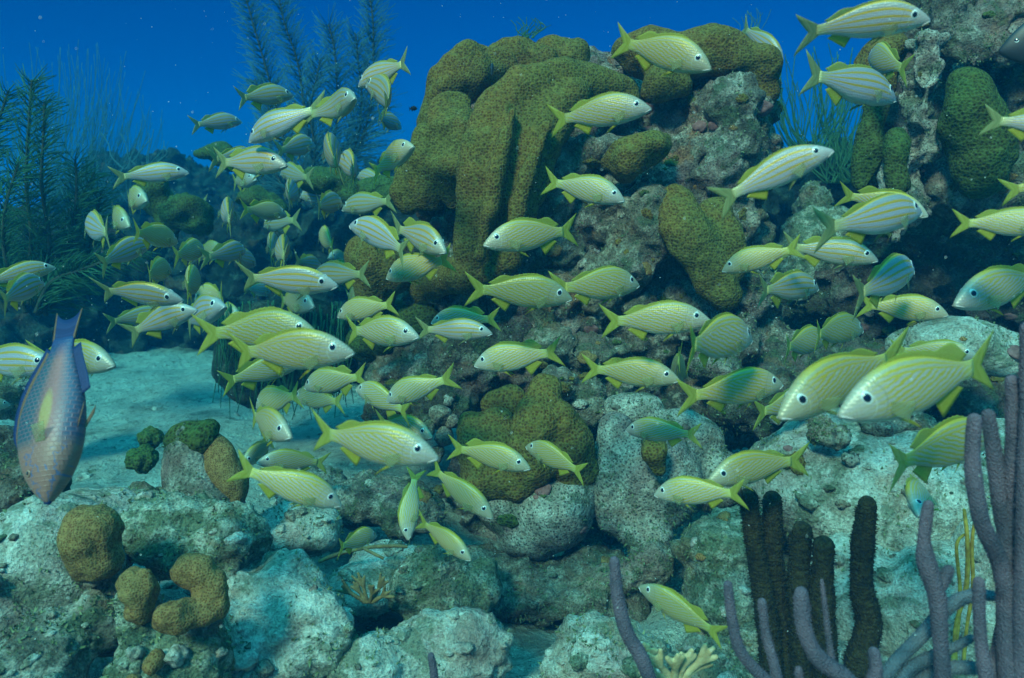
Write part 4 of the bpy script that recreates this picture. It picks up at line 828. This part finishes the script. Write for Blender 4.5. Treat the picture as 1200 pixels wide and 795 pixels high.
# (kind, snout x,y, tail x,y, side-on length px, head towards(+1)/away(-1), bend, real length, roll, phrase[, dorsal])
FISH = [
('S',283,141,222,147,82,-1,0,.24,0,'small, in open blue water, farthest upper left'),
('S',221,200,131,209,94,-1,1,.22,0,'alone above the dark reef, leftmost of the upper school'),
('S',343,110,273,116,90,-1,0,.21,0,'top left of the school against blue water'),
('S',291,163,374,121,106,-1,2,.21,0,'nose down, above the one with a broad pale tail'),
('S',336,190,251,191,100,1,0,.21,0,'with a broad pale tail, under the nose down one'),
('S',303,184,247,187,92,-1,0,.24,0,'mostly hidden behind the one with a broad pale tail'),
('S',368,167,322,178,86,-1,0,.25,0,'small, just right of the broad tailed one'),
('S',416,111,379,140,104,1,3,.20,0,'turning its face and mouth to the camera, top of the school'),
('S',420,98,485,72,95,-1,0,.21,0,'topmost of the left school, tail pointing up right'),
('S',431,95,483,131,97,-1,4,.20,0,'crossing below the topmost, tail pointing down right'),
('S',470,148,435,135,76,-1,0,.25,0,'small and dark, half hidden under the topmost pair'),
('F',484,168,435,205,98,1,0,.20,0,'nose up beside the left edge of the tall coral head'),
('S',391,166,384,200,118,-1,0,.26,8,'seen from behind, narrow and upright, above the turquoise striped one'),
('S',400,186,430,206,97,-1,1,.24,0,'turquoise striped, turned away, between two upright ones'),
('S',401,243,464,235,86,-1,0,.25,0,'dim with an orange yellow tail, left of the tall head'),
('S',400,236,362,243,98,-1,0,.27,0,'dim blue striped, turned away, above the small green one'),
('S',344,220,337,232,92,-1,0,.27,6,'dim, seen from behind, left of the dim blue striped one'),
('F',336,250,277,245,87,-1,0,.22,0,'bright green tail, middle of the upper left school'),
('S',268,240,263,262,100,-1,0,.26,-6,'dim, seen from behind, left of the bright green tailed one'),
('S',105,262,128,275,96,-1,0,.26,0,'dim turquoise, turned away, leftmost beside the sea plume'),
('F',208,281,146,271,112,-1,0,.20,0,'pale and deep bodied with yellow tail, left part of the school'),
('S',176,283,104,312,112,-1,1,.21,0,'with a wide drooping tail, half behind the pale deep bodied one'),
('F',238,290,202,301,92,-1,0,.25,0,'small dim green, right of the pale deep bodied one'),
('F',199,313,163,325,95,-1,0,.26,0,'small dim green, under the pale deep bodied one'),
('F',229,322,218,342,106,-1,0,.26,0,'dim green, seen from behind with fins spread'),
('S',213,349,113,340,104,1,0,.19,-32,'slim bright silver, upper of a pair at the left'),
('S',229,360,149,391,90,1,0,.18,-15,'slim bright silver, lower of a pair at the left, nose up'),
('S',197,366,119,378,92,-1,1,.22,0,'dark, behind the lower slim silver one'),
('F',229,350,273,345,82,-1,0,.24,0,'small turquoise, above the dim teal faced one'),
('S',263,355,206,382,100,1,0,.23,0,'dim teal with visible face, under the small turquoise one'),
('S',287,291,245,303,92,-1,2,.22,0,'grey, rounded yellow tail, centre left of the school'),
('S',299,308,268,298,86,-1,0,.26,0,'dim, half hidden behind the grey one with rounded tail'),
('S',322,280,316,302,92,-1,0,.27,6,'dim, seen from behind, left of an upright pair'),
('S',333,286,326,303,106,-1,0,.24,-10,'striped, seen from behind, right of an upright pair'),
('S',376,314,344,305,86,-1,0,.27,0,'dim, just above the long bright striped one'),
('F',377,272,391,292,76,-1,0,.25,0,'small green, turned away, alone in the dark'),
('S',395,331,276,328,121,1,0,.19,-22,'long bright silver striped, centre of the left school'),
('S',317,342,286,337,62,-1,0,.25,0,'tiny grey, under the tail of the long bright striped one'),
('S',366,322,434,322,92,-1,0,.22,0,'grey blue with a pale tail, behind the long bright striped one'),
('F',376,318,438,325,78,-1,0,.26,0,'dim yellow finned, behind the grey blue one'),
('S',411,260,491,298,106,-1,1,.19,0,'blue and yellow striped, crossing in front of another at the head'),
('S',523,292,463,265,104,1,0,.20,0,'blue and yellow striped, crossing behind another at the head'),
('F',452,323,532,302,102,-1,0,.20,0,'dark green, just under the crossing striped pair'),
('F',395,368,466,356,87,-1,0,.20,0,'upper of two overlapping ones under the brown lobes'),
('F',491,391,398,389,106,1,0,.19,0,'lower of two overlapping ones under the brown lobes'),
('S',577,388,485,387,94,1,0,.18,0,'blue grey striped, low in front of the tall head'),
('F',505,375,585,375,88,-1,0,.19,0,'just behind the blue grey striped one'),
('F',671,346,544,339,127,1,0,.20,-12,'long, below the largest coral lobe, tail at the dark gap'),
('F',749,330,647,340,116,-1,0,.19,0,'nose up slightly, its tail over the head of the long one'),
('F',833,372,702,379,134,1,0,.19,0,'large, centre right under the brown patch'),
('F',881,392,783,405,146,-1,1,.19,0,'deep bodied with orange yellow stripes, turned away'),
('F',797,440,789,418,112,-1,0,.24,0,'mostly hidden green one behind the tail of the deep bodied one'),
('F',797,442,681,432,124,1,0,.19,0,'head shaded, below the large centre right one'),
('F',917,446,798,469,130,-1,0,.19,0,'orange yellow stripes, just above the dark hole'),
('F',555,425,659,413,110,-1,0,.19,0,'above the front coral colony'),
('F',566,283,682,270,121,1,0,.19,0,'high in front of the largest coral lobe'),
('F',733,232,636,212,106,1,0,.19,0,'in front of the centre of the tall head'),
('F',763,123,640,143,131,1,0,.18,-8,'pale washed out, before the top of the tall head'),
('F',835,76,719,48,136,1,0,.18,-8,'pale washed out, topmost before the tall head'),
('S',919,68,862,30,82,1,0,.24,-10,'small, nose down at the top right edge of the tall head'),
('S',1091,18,930,35,168,1,1,.20,-28,'large silver striped with both eyes showing, at the top right'),
('S',1050,113,940,85,130,-1,0,.20,0,'silver striped, below the large one at the top right'),
('F',1021,62,1054,84,98,-1,0,.23,0,'small blue green, between silver one and the right coral head'),
('S',975,172,836,237,161,1,1,.19,-8,'large, nose up, at the right edge of the tall head'),
('F',1089,250,982,226,122,1,0,.20,-14,'pale, mostly hidden behind a boldly striped one at right'),
('S',1079,243,963,271,138,-1,0,.18,0,'boldly striped grey and yellow, in front of a pale one'),
('S',1030,302,915,288,122,1,0,.22,0,'dim grey striped, behind the tail of a small yellow one'),
('S',1069,310,999,350,124,-1,0,.18,0,'steep nose up striped, above the olive one'),
('F',1112,366,1004,357,116,1,0,.19,0,'smooth olive, under the steep striped one'),
('F',845,315,942,289,110,-1,0,.19,0,'bright yellow fins, right of the brown patch'),
('S',959,334,881,341,98,-1,0,.19,0,'small neat striped, under the bright yellow finned one'),
('F',1011,383,936,392,102,-1,1,.19,0,'hump backed, left of the olive one'),
('F',966,396,908,408,96,-1,0,.22,0,'dim green, half behind the hump backed one'),
('F',982,478,1180,425,212,1,0,.215,0,'largest of all, lower right, bright stripes'),
('F',912,482,1052,410,186,1,0,.215,0,'second largest, just behind the largest at lower right'),
('F',960,462,882,487,102,-1,0,.22,0,'only its yellow tail showing, behind the second largest'),
('F',1147,415,1042,411,116,1,0,.22,0,'dark headed, above the back of the largest'),
('F',1118,352,1232,322,130,1,0,.19,0,'large pale, cut by the right edge, eye showing'),
('F',1245,262,1114,262,144,1,0,.18,0,'tail and back only, cut by the right edge'),
('F',1300,200,1173,226,136,1,0,.18,0,'yellow tail tip only, at the right edge'),
('S',1292,150,1149,141,152,1,0,.18,0,'blue grey tail only, at the right edge over green plate'),
('F',829,560,942,535,124,1,0,.19,0,'pale, behind the lower green one right of centre'),
('F',766,576,878,577,130,-1,0,.18,0,'green, in front of a pale one, right of centre low'),
('F',733,501,823,511,108,-1,0,.19,0,'over the small triangular coral patch'),
('F',617,520,687,557,99,-1,0,.18,0,'small green, in front of the front coral colony, nose up'),
('F',622,546,527,522,106,1,0,.18,0,'nose touching the small green one at the front colony'),
('F',514,531,355,510,168,1,0,.19,0,'largest of the left half, low over the sand'),
('F',402,588,270,549,142,-1,0,.18,0,'nose down with a shaded head, low left of centre'),
('F',301,539,386,543,96,1,0,.21,0,'dark green, behind the nose down shaded one'),
('F',341,508,286,486,116,1,0,.18,0,'pinkish face, short looking, above the nose down shaded one'),
('F',283,543,326,516,86,1,0,.24,0,'faint blue green, blurred, below the pinkish faced one'),
('F',300,473,353,463,82,-1,0,.22,0,'small, lower left of a trio over the sand'),
('F',345,462,404,473,76,-1,0,.23,0,'small, lower middle of a trio over the sand'),
('F',356,451,428,442,86,-1,0,.21,0,'upper of a trio over the sand'),
('F',418,452,482,486,90,-1,0,.21,0,'nose up, half behind the one with a raised tail'),
('F',452,467,529,444,94,-1,2,.20,0,'with a raised tail, at the dark foot of the tall head'),
('F',507,509,440,494,90,1,0,.22,0,'only its head showing above the largest of the left half'),
('F',414,408,262,418,158,1,0,.19,-10,'bright, lower of a big pair at left centre'),
('F',372,386,237,390,140,1,0,.19,0,'bright, upper of a big pair at left centre'),
('F',352,423,255,449,116,-1,0,.20,0,'shaded, under the big bright pair at left centre'),
('F',368,356,322,352,82,1,0,.25,0,'dim, above the big bright pair at left centre'),
('F',441,625,389,642,86,-1,0,.15,0,'small, lowest left, just above the rocks'),
('F',475,633,488,548,92,1,0,.17,28,'diving straight down with back to the camera',(-1,0)),
('F',579,604,497,548,106,1,0,.18,0,'diving right in front of the front colony, upper of two'),
('F',553,654,488,608,94,1,0,.16,0,'diving right above the rocks, lower of two'),
('F',750,684,848,752,138,-1,5,.18,0,'vivid green, nose up at lower right beside the purple rod'),
('F',1165,506,1031,546,150,-1,5,.19,0,'tail and back only, head hidden by the purple sea rods'),
('F',1072,601,1088,556,118,1,0,.18,0,'facing the camera nose down, behind the yellow tail',(-.6,.6)),
('S',64,311,-28,335,112,-1,0,.20,0,'blue striped, upper of a pair at the left edge'),
('S',50,328,-12,356,122,-1,0,.19,0,'blue striped, lower of a pair at the left edge'),
('S',66,425,-50,425,122,1,0,.21,0,'striped flank only, at the left edge beyond the parrotfish'),
('F',134,424,48,416,106,1,0,.20,0,'head only, showing right of the parrotfish'),
('F',12,472,-55,484,84,-1,0,.22,0,'small head only, at the left edge below the striped flank'),
]
for f in FISH:
    kind, sx, sy, tx, ty, Lp, sg, bi, L, roll, ph = f[:11]; dors = f[11] if len(f) > 11 else None
    if dors is None and abs(sx - tx) < 0.35 * abs(sy - ty): dors = None
    S, ln, m = fish_frame(sx, sy, tx, ty, Lp, sg, L, dors, roll)
    if bi == 0: bi = rs.choice((0, 0, 5, 6, 7, 8))
    if sx < tx and bi in (1, 2): bi = 3 - bi
    face = 'right' if sx > tx else 'left'
    lab = f"{'yellow' if kind == 'F' else 'silver'} grunt facing {face}, {ph}"
    if len(lab.replace(',', ' ').split()) > 16: print('LONG', lab)
    place_fish(kind, bi, S, ln, m, lab, 'school of grunts')

far = [(352, 228, 392, 232), (262, 292, 226, 300), (310, 262, 345, 258), (172, 232, 140, 236), (420, 205, 452, 214), (300, 208, 268, 214), (352, 345, 316, 338), (152, 262, 122, 250), (240, 262, 212, 256), (385, 300, 412, 306), (330, 200, 360, 210), (282, 372, 250, 366), (205, 245, 240, 240), (430, 340, 402, 350)]
for k, (sx, sy, tx, ty) in enumerate(far):
    S, ln, m = fish_frame(sx, sy, tx, ty, 58 + 5 * (k % 4), (-1, 1)[k % 2], .24, None)
    place_fish('SF'[k % 2], (5, 6, 7, 8)[k % 4], S, ln, m, 'dim small grunt deep in the back of the left school', 'dim grunts at the back of the left school')

# --- the parrotfish, nose down at the left
def parrot_mat():
    m, nt, b = newmat('parrotfish_skin'); uv = N(nt, 'ShaderNodeUVMap'); uv.uv_map = 'flank'; s = N(nt, 'ShaderNodeSeparateXYZ'); nt.links.new(uv.outputs[0], s.inputs[0])
    x = s.outputs[0]; uv2 = N(nt, 'ShaderNodeUVMap'); uv2.uv_map = 'girth'; s2 = N(nt, 'ShaderNodeSeparateXYZ'); nt.links.new(uv2.outputs[0], s2.inputs[0]); v = s2.outputs[1]
    base = ramp(nt, v, [(0.10, (0.06, 0.07, 0.12)), (0.32, (0.30, 0.11, 0.10)), (0.50, (0.20, 0.09, 0.08)), (0.64, (0.02, 0.07, 0.09)), (0.95, (0.015, 0.06, 0.08))])
    # overlapping scales: a brick pattern with dull pink edges
    br = nt.nodes.new('ShaderNodeTexBrick'); br.inputs['Scale'].default_value = 1; br.inputs['Brick Width'].default_value = .030; br.inputs['Row Height'].default_value = .022
    br.inputs['Mortar Size'].default_value = .0035; br.inputs['Mortar Smooth'].default_value = .6
    sw = nt.nodes.new('ShaderNodeCombineXYZ'); nt.links.new(s.outputs[1], sw.inputs[0]); nt.links.new(s.outputs[0], sw.inputs[1]); nt.links.new(sw.outputs[0], br.inputs['Vector'])
    onb = ramp(nt, x, [(0.24, (0, 0, 0)), (0.30, (1, 1, 1))]); off = ramp(nt, x, [(0.74, (1, 1, 1)), (0.80, (0, 0, 0))])
    col = mixc(nt, math_(nt, 'MULTIPLY', math_(nt, 'MULTIPLY', math_(nt, 'MULTIPLY', br.outputs['Fac'], onb), off), .45), base, (0.32, 0.12, 0.13))
    col = mixc(nt, math_(nt, 'SUBTRACT', 1.0, onb), col, (0.26, 0.12, 0.09))
    def blobf(cx, cv, rx, rv):
        a = math_(nt, 'MULTIPLY', math_(nt, 'SUBTRACT', x, cx), 1 / rx); c = math_(nt, 'MULTIPLY', math_(nt, 'SUBTRACT', v, cv), 1 / rv)
        return ramp(nt, math_(nt, 'ADD', math_(nt, 'MULTIPLY', a, a), math_(nt, 'MULTIPLY', c, c)), [(0.3, (1, 1, 1)), (1.0, (0, 0, 0))])
    col = mixc(nt, math_(nt, 'MULTIPLY', blobf(.42, .42, .13, .11), .6), col, (0.42, 0.30, 0.06))
    nz = noise_(nt, uv.outputs[0], 22, 2, .5)
    bl = math_(nt, 'MULTIPLY', ramp(nt, math_(nt, 'SINE', math_(nt, 'ADD', math_(nt, 'MULTIPLY', v, 13), math_(nt, 'MULTIPLY', nz, 12))), [(0.90, (0, 0, 0)), (0.97, (.7, .7, .7))]), ramp(nt, x, [(0.22, (1, 1, 1)), (0.27, (0, 0, 0))]))
    col = mixc(nt, bl, col, (0.02, 0.10, 0.24))
    tail = ramp(nt, x, [(0.70, (0, 0, 0)), (0.80, (1, 1, 1))]); col = mixc(nt, tail, col, (0.02, 0.04, 0.12))
    nt.links.new(col, b.inputs['Base Color']); b.inputs['Roughness'].default_value = .45; bump(nt, b, br.outputs['Fac'], .3, .003); return m
M['parrot'] = parrot_mat(); M['finBlue'] = fin_mat('blue_fin', (0.015, 0.04, 0.14), (0.025, 0.06, 0.19)); M['finOrange'] = fin_mat('orange_fin', (0.26, 0.13, 0.08), (0.32, 0.18, 0.10))
M['eyeDark'] = flat('parrot_eye', (0.30, 0.16, 0.10), .3)
pr = PROF['P']; tp = lambda x: float(np.interp(x, XS, pr['top'])); bt = lambda x: float(np.interp(x, XS, pr['bot'])); wd = lambda x: float(np.interp(x, XS, pr['wid']))
pp = [('body', body_mesh('P', 0.1), M['parrot'], None)]
rows = []
for i in range(15):
    u = 2 * i / 14 - 1; a = abs(u); rows.append(((.815, u * .058), (.935 + .045 * a ** 2.2, u * (.066 + .004 * a))))
pp.append(('tail_fin', fin_mesh(rows, .1, .006), M['finBlue'], None))
for s in (-1, 1): pp.append(('tail_edge', fin_mesh([((.82, s * .052), (.98, s * .068)), ((.82, s * .062), (.99, s * .075))], .1, .009), M['finOrange'], 1))
rows = [((x, tp(x) - .006), (x + .03, tp(x) + .040 * math.sin(min(1, (x - .22) / .1) * 1.57) * (1 - .4 * max(0, (x - .6) / .16)))) for x in lin(.22, .76, 26)]
pp.append(('dorsal_fin', fin_mesh(rows, .1, .006), M['finBlue'], None))
rows = [((x, tp(x) - .004), (x + .016, tp(x) + .022 * math.sin(min(1, (x - .22) / .1) * 1.57) * (1 - .4 * max(0, (x - .6) / .16)))) for x in lin(.22, .75, 26)]
pp.append(('fin_base', fin_mesh(rows, .1, .012), M['finOrange'], len(pp) - 1))
rows = [((x, bt(x) + .006), (x + .03, bt(x) - .038)) for x in lin(.50, .76, 14)]
pp.append(('anal_fin', fin_mesh(rows, .1, .006), M['finBlue'], None))
for s in (-1, 1):
    rows = [((.27, z), (.27 + .07 + .01 * q, z - .008 - .02 * q)) for q, z in zip(lin(0, 1, 9), lin(.0, -.05, 9))]
    pp.append(('pectoral_fin', fin_mesh(rows, .1, .003, s * (wd(.27) + .001), s * .05), M['finP'], None))
for s in (-1, 1):
    rows = [((x, bt(x) + .01), (x + .10, bt(x) - .03)) for x in lin(.31, .35, 5)]; pp.append(('pelvic_fin', fin_mesh(rows, .1, .004, s * .02, s * .02), M['finOrange'], None))
for s in (-1, 1):
    y = s * wd(.135) * .86; pp.append(('eye', eye_mesh(.135, y, .045, .016), M['eyeDark'], None)); pp.append(('pupil', eye_mesh(.135, y + s * .004, .045, .009), M['pupil'], len(pp) - 1))
pp.append(('beak', blob_mesh([((.004, 0, -.022), (.016, .014, .014)), ((.006, 0, -.008), (.014, .014, .010))], .004, 2), M['finBlue'], None))
for nm, me, mt, par in pp:
    me.name = nm; me.materials.clear(); me.materials.append(mt); me.polygons.foreach_set('use_smooth', [True] * len(me.polygons)); me.update()
S, ln, m = fish_frame(52, 590, 74, 358, 248, 1, .31, (-1, .1), -12)
o = place_fish('P', 0, S, ln, m, 'blue and pink parrotfish hanging nose down at the left edge', None, pp); o.name = 'parrotfish'; o.scale.z *= .86
# --- small dark fishes and the angelfish at the right edge
M['darkfish'] = flat('dark_fish_skin', (0.015, 0.016, 0.018), .5); M['finDark'] = fin_mat('dark_fin', (0.012, 0.012, 0.014), (0.03, 0.03, 0.03))
def dark_fish(name, label, sx, sy, tx, ty, Lp, L, hk, cat='fish'):
    out = []
    for nm, me, mt, par in make_fish_parts('S', 0.0):
        if nm in ('mouth',): continue
        n_ = len(me.vertices); co = np.empty(n_ * 3, np.float32); me.vertices.foreach_get('co', co); co = co.reshape(-1, 3)
        if nm in ('body', 'tail_fin', 'dorsal_fin', 'anal_fin', 'pelvic_fin'): co[:, 2] *= hk
        me.vertices.foreach_set('co', co.ravel())
        mt = {'body': M['darkfish'], 'eye': M['eye'], 'pupil': M['pupil']}.get(nm, M['finDark'])
        if nm == 'pectoral_fin' and cat == 'angelfish': mt = M['finY']
        me.name = nm; me.materials.clear(); me.materials.append(mt); me.polygons.foreach_set('use_smooth', [True] * n_ if False else [True] * len(me.polygons)); out.append((nm, me, mt, par))
    S, ln, m = fish_frame(sx, sy, tx, ty, Lp, -1, L); r = place_fish('S', 0, S, ln, m, label, None, out); r.name = name; r['category'] = cat
dark_fish('angelfish', 'large dark angelfish cut by the right edge, high on the right coral head', 1172, 52, 1310, 50, 142, .26, 1.75, 'angelfish')
dark_fish('damselfish', 'tiny black damselfish against the left shoulder of the tall coral head', 577, 75, 576, 93, 26, .06, 1.3, 'damselfish')
dark_fish('damselfish', 'tiny black damselfish in the water beside the topmost crossing pair', 489, 127, 479, 128, 14, .04, 1.3, 'damselfish')

# drifting specks in the water
rp = random.Random(21); V, F = [], []
sv2, sf2 = SPH[2]
for _ in range(900):
    c = P(rp.uniform(-30, 1230), rp.uniform(-20, 800), rp.uniform(.7, 2.6)); r = rp.uniform(.0004, .0011)
    if c.z < .15: continue
    n0 = len(V); V += [(c.x + a * r, c.y + b_ * r, c.z + c_ * r) for a, b_, c_ in ((1, 0, 0), (-1, 0, 0), (0, 1, 0), (0, -1, 0), (0, 0, 1), (0, 0, -1))]
    F += [tuple(n0 + i for i in f) for f in ((0, 2, 4), (2, 1, 4), (1, 3, 4), (3, 0, 4), (2, 0, 5), (1, 2, 5), (3, 1, 5), (0, 3, 5))]
tag(mesh_obj('drifting_specks', from_pd(V, F), flat('speck', (.7, .7, .62), .8), origin=(0, 1.5, .8)), 'tiny pale specks drifting in the water', 'specks', kind='stuff')
# ------------------------------------------------------------------ the water itself
hz, nt, b = newmat('sea_water_haze'); nt.nodes.remove(b)
pv = nt.nodes.new('ShaderNodeVolumePrincipled'); pv.inputs['Density'].default_value = HAZE_D
pv.inputs['Color'].default_value = (*HAZE_C, 1); pv.inputs['Absorption Color'].default_value = (*HAZE_A, 1); pv.inputs['Anisotropy'].default_value = -0.1
nt.links.new(pv.outputs[0], nt.nodes['Material Output'].inputs['Volume'])
bm = bmesh.new(); bmesh.ops.create_cube(bm, size=1)
me = bpy.data.meshes.new('haze'); bm.to_mesh(me); bm.free(); me.materials.append(hz)
o = bpy.data.objects.new('haze', me); C.objects.link(o); ztop, zbot = 2.75, -1.4; o.scale = (150, 150, ztop - zbot); o.location = (0, 0, (ztop + zbot) / 2)
tag(o, kind='stuff')
